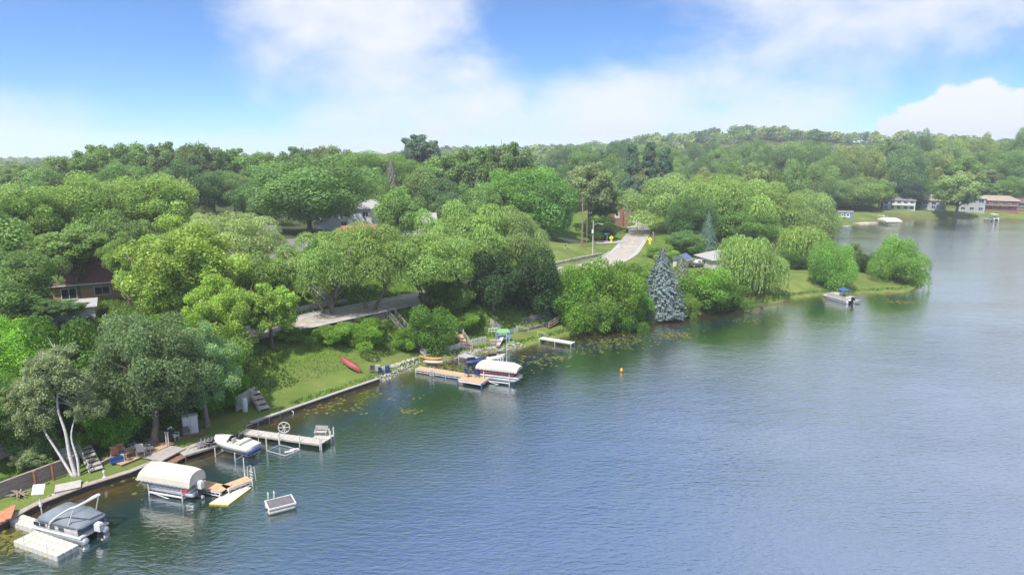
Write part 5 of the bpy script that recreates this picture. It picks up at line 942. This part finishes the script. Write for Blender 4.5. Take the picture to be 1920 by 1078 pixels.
for x in (-.75, -.25, .25, .75): MB().box((x, 0, .5), (.1, .1, 1.1)).build('upright', 'white', r)
for z in (.08, .55, 1.02): MB().box((0, .01, z), (1.6, .08, .12)).build('rail', 'white', r)
q = gp(920, 618); r = thing('lean_fence', 'grey slatted fence section behind the play set', 'fence', q+Vector((0, .5, 0)), R(-30))
for i in range(8): MB().box((i*.28, 0, .9-.05*i), (.2, .05, 1.8-.1*i)).build('slat', 'greywood', r)
q = gp(968, 620); r = thing('picnic_table', 'cluttered picnic table above the play set', 'table', q+Vector((-.6, 1.2, 0)), R(20)); MB().box((0, 0, .75), (1.8, .8, .06)).build('top', 'greysiding', r)
for s in (-1, 1): MB().box((0, s*.75, .45), (1.8, .28, .05)).build('bench', 'greysiding', r); MB().box((s*.7, 0, .37), (.1, 1.5, .74)).build('leg', 'brownwood', r)
chair('dark chair beside the cluttered picnic table', q+Vector((-2.2, 1.0, 0)), R(190), 'stonedark', s=1.1)
# ------------------------------------------------------------------ houses
def house(name, label, loc, rz, w, d, h, rh, wm_, rm, wins=(), doors=(), roof='gable', base=1.0, over=.5, cat='house', chim=None, foundation='concrete'):
    r = thing(name, label, cat, loc, rz); MB().box((0, 0, h/2-base/2), (w, d, h+base)).build('wall', wm_, r); W2, D2 = w/2+over, d/2+over; mb = MB(); t_ = .18
    if roof == 'gable':
        mb.add([(-W2, -D2, h), (W2, -D2, h), (W2, D2, h), (-W2, D2, h), (-W2, 0, h+rh), (W2, 0, h+rh)]+[(-W2, -D2, h-t_), (W2, -D2, h-t_), (W2, D2, h-t_), (-W2, D2, h-t_)], [(0, 1, 5, 4), (2, 3, 4, 5), (0, 6, 7, 1), (2, 8, 9, 3), (6, 9, 8, 7), (0, 4, 3, 9, 6), (1, 7, 8, 2, 5)])
        for s in (-1, 1): g = MB(); x = s*(w/2+.01); g.add([(x, -d/2, h-.2), (x, d/2, h-.2), (x, 0, h+rh*.9*d/2/D2)], [(0, 1, 2) if s > 0 else (0, 2, 1)]); g.build('gable', wm_, r)
    else:
        k = min(W2, D2)*.95; mb.add([(-W2, -D2, h), (W2, -D2, h), (W2, D2, h), (-W2, D2, h), (-W2+k, 0, h+rh), (W2-k, 0, h+rh), (-W2, -D2, h-t_), (W2, -D2, h-t_), (W2, D2, h-t_), (-W2, D2, h-t_)], [(0, 1, 5, 4), (1, 2, 5), (2, 3, 4, 5), (3, 0, 4), (0, 6, 7, 1), (1, 7, 8, 2), (2, 8, 9, 3), (3, 9, 6, 0), (6, 9, 8, 7)])
    ro = mb.build('roof', rm, r); MB().box((0, -D2-.02, h-.07), (2*W2, .08, .16)).build('fascia', 'white', ro)
    if chim: MB().box((chim[0], chim[1], h+rh*.7), (.8, .6, rh*1.1+.6)).build('chimney', 'brick', ro)
    for (face, u, z, ww, hh) in wins:
        y = -d/2-.03; fr = MB(); pos = lambda x, yy, zz: (x, yy, zz)
        if face == 'f': B = lambda cx, cz, sx, sz, th, off: ((u+cx, -d/2-off, z+cz), (sx, th, sz))
        elif face == 'r': B = lambda cx, cz, sx, sz, th, off: ((w/2+off, u+cx, z+cz), (th, sx, sz))
        else: B = lambda cx, cz, sx, sz, th, off: ((-w/2-off, u+cx, z+cz), (th, sx, sz))
        for cx, cz, sx, sz in ((-ww/2, 0, .1, hh+.1), (ww/2, 0, .1, hh+.1), (0, hh/2, ww, .1), (0, -hh/2, ww+.2, .12), (0, 0, .06, hh)): fr.box(*B(cx, cz, sx, sz, .1, .04))
        f_ = fr.build('window', 'white', r); MB().box(*B(0, 0, ww-.08, hh-.08, .03, .012)).build('pane', 'glass', f_)
    for (u, ww, hh, m) in doors: dd_ = MB().box((u, -d/2-.03, hh/2), (ww, .08, hh)).build('door', m, r); MB().box((u, -d/2-.08, hh*.62), (ww*.55, .03, hh*.5)).build('pane', 'glass', dd_)
    return r
def face(px, Y, extra=0): return -math.atan2(at(px, Y), Y)+extra
q = gp(190, 562); house('brown_house', 'brick house with brown roof half hidden by trees', (q.x, q.y+4, q.z-.1), R(28), 15, 8, 2.7, 3.2, 'tanbrick', 'shinglebrown', [('f', -1.6, 1.5, 1.9, 1.2), ('f', -5.6, 1.4, 1.8, 1.5), ('f', 5.5, 1.5, 1.6, 1.2)], [(1.7, 1.0, 2.1, 'white'), (3.7, 1.0, 2.1, 'brownwood')], base=2)
r = COL.objects['brown_house']; dm = MB(); dm.box((2.0, -2.6, 3.9), (2.0, 2.2, 1.4)); dm.build('dormer', 'beige', r); MB().box((2.0, -3.72, 3.95), (1.1, .06, .8)).build('dormer_window', 'glass', r); MB().box((2.0, -2.6, 4.66), (2.3, 2.5, .14)).build('dormer_roof', 'shinglebrown', r)
q = gp(110, 606); r = house('garage', 'low garage with pale flat roof left of the brown house', (q.x-.5, q.y+2.5, q.z-.2), R(28), 6.5, 5, 2.1, .5, 'greysiding', 'roofpale', base=1.5, cat='garage', over=.3)
X = at(465, 140); house('white_house', 'white gabled house behind the pale willow', (X, 138, gz(X, 138)), face(465, 138, R(8)), 11, 8, 4.2, 1.6, 'siding', 'shingle', [('f', -3.4, 3.1, 1.2, 1.3), ('f', .4, 3.1, 1.2, 1.3), ('f', 3.8, 3.1, 1.4, 1.3), ('f', 3.8, 1.2, 1.8, 1.2)], [(2, 1, 2.1, 'greysiding')], base=2)
X = at(650, 195); house('white_house', 'white two-storey house glimpsed right of the big dark maple', (X, 195, gz(X, 195)), face(650, 195), 17, 9, 5.8, 3, 'siding', 'roofpale', [('f', -5, 4.2, 1.5, 1.4), ('f', 0, 4.2, 1.5, 1.4), ('f', 5, 4.2, 1.5, 1.4), ('f', 5, 1.6, 1.5, 1.4), ('f', -1, 1.6, 1.5, 1.4)], base=2)
X = at(712, 215); house('white_house', 'small white gabled house left of the egg-shaped tree', (X, 215, topz(408, X, 215)), face(712, 215, R(70)), 9, 7, 4.2, 3.2, 'siding', 'shingle', [('f', 0, 2, 1.4, 1.4), ('l', 0, 2, 1.3, 1.4)], base=6)
X = at(770, 188); house('white_house', 'low white house below the egg-shaped tree', (X, 188, gz(X, 188)), face(770, 188), 13, 8, 3.6, 2.2, 'siding', 'roofpale', [('f', -3, 1.8, 1.6, 1.3), ('f', 3, 1.8, 1.6, 1.3)], base=2)
X = at(672, 150); house('red_roof_garage', 'small building with a dull red roof behind the roadside willows', (X, 150, topz(452, X, 150)-.6), face(672, 150, R(20)), 7, 6, 2.6, 1.6, 'brick', 'shinglered', base=4, cat='garage')
X = at(545, 128); house('brick_house', 'small brick house with orange trim left of the roadside willows', (X, 132, gz(X, 132)), face(545, 132), 8, 7, 3.2, 1.8, 'brick', 'shingle', [('f', -2, 1.6, 1.4, 1.3), ('f', 2, 1.6, 1.4, 1.3)], base=2)
X = at(1165, 245); zb = topz(409, X, 245); house('brick_house', 'red-brick two-level house at the top of the road', (X+.2, 248, zb), face(1165, 245, R(6)), 6.4, 6, 4.9, 1.3, 'brick', 'shingle', [('f', -1.8, 3.8, 1.5, 1.3), ('f', 1.6, 3.8, 1.2, 1.4), ('f', 1.8, 1.4, .9, .9)], [(-1.3, 1.7, 2.1, 'white')], base=3)
q = gp(1362, 507); house('bungalow', 'cream bungalow with pale grey hip roof beside the weeping willow', (q.x+1.5, q.y+4.2, q.z-.1), R(12), 12.5, 8, 2.8, 1.8, 'offwhite', 'roofpale', [('f', 1.6, 1.6, 3.0, 1.3), ('f', -3.4, 1.6, 1.2, 1.2), ('l', 0, 1.6, 1.4, 1.2)], roof='hip', base=1.5)
q = gp(1283, 503); house('garden_shed', 'small shed with dark blue-grey roof behind the spruces', (q.x, q.y+2, q.z), R(55), 4, 3.2, 2.0, 1.2, 'beige', 'coverside', base=.8, cat='shed', over=.25)
for nm, lab, px, py, wpx, hh, rh, wm2, rm, roof, wn in (
   ('far_house', 'white two-storey far-shore house with grey hip roof and wide windows', 1690, 394, 46, 5.0, 2.2, 'siding', 'shingle', 'hip', 5), ('far_house', 'grey far-shore house with pale brown roof left of the spreading tree', 1748, 393, 44, 4.6, 2.6, 'greysiding', 'shingletan', 'hip', 4),
   ('far_house', 'pale tall far-shore house behind the spreading tree', 1828, 396, 34, 6.4, 1.2, 'greysiding', 'roofpale', 'hip', 3), ('far_house', 'red-brown far-shore house with a wide tan roof and a balcony', 1872, 394, 58, 4.8, 2.2, 'brick', 'shingletan', 'hip', 5),
   ('far_house', 'dark red far-shore house cut by the right edge', 1922, 394, 40, 3.8, 1.8, 'brick', 'shinglebrown', 'hip', 3)):
    q = gp(px, py); D = q.y+6; s = (q-Vector((0, 0, CAM_H))).length/FPX; w = wpx*s; ws = []
    for i in range(wn): u = -w/2+w*(i+.5)/wn; ws += [('f', u, hh-1.4, w/wn*.62, 1.5), ('f', u, 1.3, w/wn*.5, 1.4)]
    r = house(nm, lab, (at(px, D), D, q.z-.2), face(px, D), w, 9, hh, rh, wm2, rm, ws, [], roof, base=2)
    if 'white two' in lab or 'balcony' in lab: MB().box((w*.12, -5.2, hh/2), (w*.7, 1.4, .12)).build('balcony', 'white', r); MB().box((w*.12, -5.85, hh/2+.5), (w*.7, .06, .9)).build('balcony_rail', 'white' if 'white' in lab else 'brick', r)
    if 'white two' in lab: MB().box((-w/2-.5, 0, 2.6), (1.2, 1.6, 7)).build('chimney', 'brick', r)
X = at(1895, 400); house('far_house', 'white gabled house higher on the slope behind the tan-roofed one', (X, 400, topz(366, X, 400)), face(1895, 400, R(70)), 9, 7, 5, 3, 'siding', 'roofpale', [('f', 0, 3, 1.5, 1.5), ('l', 0, 3, 1.5, 1.5)], base=8)
q = gp(1588, 408); house('boathouse', 'small blue boathouse on the far beach', (q.x, q.y+2, q.z), face(1588, q.y, R(8)), 6.0, 4, 2.4, .6, 'dullblue', 'shingle', doors=((.9, 1.6, 1.9, 'mint'), (-1.4, 1.0, 1.9, 'mint')), cat='boathouse', over=.3)
# far shore things
q = gp(1600, 414); bm_ = MB(); bm_.prism([(-9, -3.2), (-4, -4.5), (5, -4.0), (10, -2.0), (7, .8), (-6, 1.2)], -.3, .55); o = bm_.build('beach', 'sand'); o.location = (q.x, q.y, -.02); tag(o, None, None, kind='structure')
q = gp(1577, 409); canoe('yellow canoe on the beach by the blue boathouse', q+Vector((0, 0, .1)), R(-10), 4.5, .9, 'yellow')
r, ce, rz, L, W = canopy_lift('far-shore boat lift with a cream canopy', ((1652, 416), (1682, 416), (1683, 413), (1653, 413)), 1.4, 1.4, False, None, None)
def skiff(label, px, py, rz, L, W, m='white', z=.1):
    q = G(px, py, 0); r = thing('small_boat', label, 'boat', (q.x, q.y, z), rz); secs = []
    for x, w, zk in ((-.5, .9, 0), (-.2, 1, 0), (.2, .95, .02), (.4, .6, .15), (.5, .08, .4)): h = W/2*w; secs.append([(x*L, 0, zk), (x*L, -h*.8, zk+.15), (x*L, -h, .75), (x*L, h, .75), (x*L, h*.8, zk+.15)])
    MB().loft(secs).build('hull', m, r); MB().box((-.12*L, 0, .85), (.3, W*.8, .15)).build('seat', 'offwhite', r); MB().box((-.55*L, 0, .8), (.4, .35, .7)).build('motor', 'black', r); return r
skiff('small white boat moored off the far beach', 1584, 428, R(10), 4.6, 1.8); skiff('white boat pulled up beside the far canopied lift', 1652, 412, R(100), 5.5, 2.1, z=1.2)
r, L = dock('dark little dock beside the far canopied lift', (1622, 418), (1650, 416), 1.5, .5, 'greywood', post_h=.2); r, L = dock('short dock on the far shore below the red-brown house', (1842, 409), (1860, 412), 1.6, .5, 'greywood', post_h=.3)
q = G(1862, 412, 0); pb = pontoon('far-shore pontoon boat with a tan roof', (q.x, q.y), R(80), 6, 2.6, 'white', motor=False); MB().box((0, 0, 2.6), (4.6, 2.5, .2)).build('roof', 'cream', pb)
for x in (-2, 2):
    for y in (-1.1, 1.1): MB().tube([(x, y, .7), (x, y, 2.55)], .04, 4).build('roof_post', 'alu', pb)
q = gp(1814, 404); r = thing('picnic_table', 'small picnic table under the spreading far tree', 'table', q); MB().box((0, 0, .75), (2.2, .9, .1)).build('top', 'palewood', r)
for s in (-1, 1): MB().box((0, s*.8, .45), (2.2, .3, .08)).build('bench', 'palewood', r); MB().box((s*.8, 0, .37), (.12, 1.6, .74)).build('leg', 'palewood', r)
# peninsula
r, L = dock('grey dock beside the blue-topped pontoon boat', (1546, 551), (1610, 564), 1.4, .5, 'greywood', post_h=.3, post_m='greywood')
c, L, rz, a, b = seg((1552, 556), (1594, 567), .2); pb = pontoon('pontoon boat with a folded blue bimini at the peninsula dock', (c.x, c.y-.3), rz+math.pi, 6.2, 2.4, 'beige', motor=True)
MB().loft([[(-2.0, y, 2.45+.1*(abs(y) < .6)) for y in (-1.15, -.5, .5, 1.15)], [(-.3, y, 2.65+.1*(abs(y) < .6)) for y in (-1.15, -.5, .5, 1.15)]], False, False).build('bimini', 'blue', pb)
for s in (-1.1, 1.1): MB().tube([(-1.2, s, .9), (-2.0, s, 2.45)], .03).tube([(-1.0, s, .9), (-.3, s, 2.65)], .03).build('bimini_frame', 'alu', pb)
q = gp(1311, 501); sv = thing('parked_car', 'dark sport-utility car with a white roof parked by the cream bungalow', 'car', q+Vector((0, .6, 0)), R(6))
MB().loft([[(x, -.9, .35), (x, -.92, zt*.7), (x, -.86, zt), (x, .86, zt), (x, .92, zt*.7), (x, .9, .35)] for x, zt in ((-2.3, .9), (-2.2, 1.05), (-.9, 1.1), (2.1, 1.12), (2.3, 1.0))]).build('body', 'carpaint', sv)
MB().loft([[(-1.0, -.84, 1.08), (2.15, -.84, 1.1), (2.15, .84, 1.1), (-1.0, .84, 1.08)], [(-.45, -.74, 1.72), (1.95, -.74, 1.74), (1.95, .74, 1.74), (-.45, .74, 1.72)]]).build('cabin', 'carwhite', sv)
for s in (-1, 1):
    for x in (-.1, .75, 1.5): MB().box((x, s*.80, 1.42), (.62, .03, .36), 0, R(9)*s).build('window', 'glass', sv)
    for x in (-1.45, 1.45): w_ = MB().tube([(x, s*.80, .36), (x, s*.98, .36)], .37, 14).build('wheel', 'rubber', sv); MB().tube([(x, s*.97, .36), (x, s*1.0, .36)], .22, 10).build('rim', 'alu', w_)
    MB().box((-2.26, s*.65, .82), (.08, .3, .16)).build('headlight', 'white', sv)
q = gp(1311, 508); rubble('pale_boulder', 'pale boulder on the lawn in front of the parked car', [q, q+Vector((.3, 0, 0))], 3, .3, .7, 'stonepale'); ob = [o for o in COL.objects if o.name.startswith('pale_boulder')][0]; ob['kind'] = 'thing'; ob['category'] = 'boulder'
q = gp(1395, 585); mb = MB()
for k in range(6): mb.tube([(0, 0, .1), (1+.3*k, -.8-.25*(k % 3), .3+.12*k), (1.8+.4*k, -1.4-.3*(k % 2), .05)], [.1, .06, .02], 5)
tag(mb.build('fallen_branch', 'barkgrey'), 'bare fallen branch reaching into the water by the weeping willow', 'branch').location = q
# ------------------------------------------------------------------ street things
def pole(label, px, py, ytop, m, arm=None, lamp=None, trans=False, r0=.15):
    q = gp(px, py); H = topz(ytop, q.x, q.y)-q.z; r = thing('utility_pole', label, 'utility pole', q, R(-25)); MB().tube([(0, 0, -.3), (0, 0, H*.5), (0, 0, H)], [r0, r0*.9, r0*.7], 8).build('pole', m, r)
    if arm: MB().box((0, 0, H-.5), (arm, .12, .14)).build('crossarm', 'pole', r); [MB().tube([(x*arm, 0, H-.42), (x*arm, 0, H-.2)], .05).build('insulator', 'white', r) for x in (-.45, -.2, .2, .45)]
    if lamp: MB().tube(catmull([(0, 0, H-1.2), (lamp*.5, -.2, H-.6), (lamp, -.4, H-.7)], 4), .05).build('lamp_arm', 'alu', r); MB().loft([[(lamp-.1, -.52, H-.78), (lamp-.1, -.28, H-.78), (lamp-.1, -.28, H-.66), (lamp-.1, -.52, H-.66)], [(lamp+.6, -.5, H-.76), (lamp+.6, -.3, H-.76), (lamp+.6, -.3, H-.68), (lamp+.6, -.5, H-.68)]]).build('lamp_head', 'white', r)
    if trans: MB().tube([(0, -.3, H*.66), (0, -.3, H*.66+.9)], .25, 10).build('transformer', 'alup', r)
    return r, q, H
p1 = pole('tall dark utility pole on the lawn beside the maple', 1091, 462, 370, 'pole', r0=.22); p2 = pole('utility pole with a crossarm beside the side street', 1100, 460, 396, 'pole', arm=2.6)
p3 = pole('pale wooden pole with a street lamp on the lawn at the road bend', 1111, 482, 414, 'polepale', lamp=2.2, trans=True); p4 = pole('brown wooden pole in front of the brick house', 1168, 435, 393, 'pole', lamp=3.5); p5 = pole('slim pale pole left of the brick house', 1149, 416, 392, 'polepale', r0=.1)
def wire(label, a, b, sag, r0=.022):
    a, b = Vector(a), Vector(b); pts = [a.lerp(b, t/14)-Vector((0, 0, sag*4*(t/14)*(1-t/14))) for t in range(15)]; tag(MB().tube(pts, r0, 4).build('power_cable', 'black'), label, 'cable')
wire('upper overhead cable crossing in front of the brown house', (at(-40, 82), 82, topz(560, 0, 82)), (at(330, 96), 96, topz(530, 0, 96)), .5); wire('lower overhead cable crossing in front of the garage', (at(-40, 80), 80, topz(606, 0, 80)), (at(260, 90), 90, topz(556, 0, 90)), .4)
tp = lambda p: p[1]+Vector((0, 0, p[2]-.4)); wire('cable between the crossarm pole and the brown pole', tp(p2), tp(p4), .8); wire('cable between the lamp pole and the tall dark pole', tp(p3), tp(p1), .5)
for lab, px, py, yb in (('yellow diamond warning sign on the left side of the road', 1146, 446, 456), ('yellow diamond warning sign on the right side of the road', 1218, 449, 462)):
    q = gp(px, yb); s = (q-Vector((0, 0, CAM_H))).length/FPX; H = topz(py, q.x, q.y)-q.z; r = thing('warning_sign', lab, 'sign', q, face(px, q.y)); MB().tube([(0, 0, -.2), (0, 0, H+.3)], .04).build('post', 'alup', r)
    MB().box((0, -.06, H), (.95, .03, .95), 0, 0, R(45)).build('diamond', 'signyellow', r); MB().box((0, -.06, H-1.0), (.62, .03, .55)).build('plaque', 'signyellow', r)
    mb = MB().box((-.02, -.083, H+.22), (.14, .01, .14)).box((0, -.083, H), (.16, .01, .3)); mb.tube([(0, -.083, H-.1), (-.16, -.083, H-.34)], .035, 4).tube([(0, -.083, H-.1), (.16, -.083, H-.34)], .035, 4).tube([(0, -.083, H+.1), (.2, -.083, H-.05)], .03, 4); mb.build('walking_symbol', 'black', r)
    mb = MB(); mb.tube([(-.18, -.085, H-1.12), (.16, -.085, H-.86)], .03, 4).tube([(-.18, -.085, H-1.12), (-.02, -.085, H-1.12)], .03, 4).tube([(-.18, -.085, H-1.12), (-.16, -.085, H-.98)], .03, 4); mb.build('arrow_symbol', 'black', r)
q = gp(1138, 454); r = thing('street_sign', 'blue street name sign beside the left yellow sign', 'sign', q, face(1138, q.y)); MB().tube([(0, 0, -.2), (0, 0, 2.6)], .04).build('post', 'alup', r); MB().box((0, -.05, 2.45), (1.5, .03, .32)).build('blade', 'skyblue', r)
q = gp(1176, 437); r = thing('rubbish_bin', 'dark wheeled bin at the far kerb near the brown pole', 'bin', q); MB().loft([[(-.3, -.3, 0), (.3, -.3, 0), (.3, .3, 0), (-.3, .3, 0)], [(-.38, -.38, 1.1), (.38, -.38, 1.1), (.38, .38, 1.1), (-.38, .38, 1.1)]]).build('body', 'black', r); MB().box((0, 0, 1.14), (.84, .84, .08)).build('lid', 'black', r)
for i, px in enumerate((922, 928)):
    q = gp(px, 524); r = thing('rubbish_bin', ('black wheeled bin at the roadside under the willows, left one', 'black wheeled bin at the roadside under the willows, right one')[i], 'bin', q+Vector((0, .5, 0))); MB().loft([[(-.26, -.3, 0), (.26, -.3, 0), (.26, .3, 0), (-.26, .3, 0)], [(-.32, -.4, 1.05), (.32, -.4, 1.05), (.32, .4, 1.05), (-.32, .4, 1.05)]]).build('body', 'black', r); MB().box((0, 0, 1.09), (.7, .86, .08)).build('lid', 'stonedark', r)
q = gp(1225, 452); r = thing('carved_stump', 'pale weathered stump beside the right yellow sign', 'stump', q); MB().tube([(0, 0, -.2), (.05, 0, 1.4), (-.1, 0, 2.6), (.1, .1, 2.9)], [.4, .3, .24, .1], 8).build('stem', 'barkgrey', r); MB().tube([(0, 0, 2.0), (-.35, .1, 2.6), (-.5, .1, 2.9)], [.16, .1, .04], 6).build('branch', 'barkgrey', r)
q = gp(1060, 466); r = thing('garden_ornament', 'grey bird bath on the lawn under the maple', 'bird bath', q); MB().tube([(0, 0, 0), (0, 0, .1), (0, 0, .8), (0, 0, 1.0)], [.3, .14, .12, .2], 8).build('stem', 'stone', r); MB().tube([(0, 0, 1.0), (0, 0, 1.12), (0, 0, 1.2)], [.2, .5, .55], 10).build('bowl', 'stone', r)
# ------------------------------------------------------------------ air
hz = MB().box((900, 1150, 44.5), (4600, 3300, 101)); hm = bpy.data.materials.new('haze'); hm.use_nodes = True; t = hm.node_tree; t.nodes.clear(); o_ = t.nodes.new('ShaderNodeOutputMaterial'); pv = t.nodes.new('ShaderNodeVolumePrincipled')
pv.inputs['Color'].default_value = (.86, .92, 1, 1); pv.inputs['Density'].default_value = .00032; pv.inputs['Anisotropy'].default_value = .1; t.links.new(pv.outputs[0], o_.inputs['Volume'])
tag(hz.build('haze', hm), 'thin summer haze in the air over the lake', 'haze', kind='stuff')
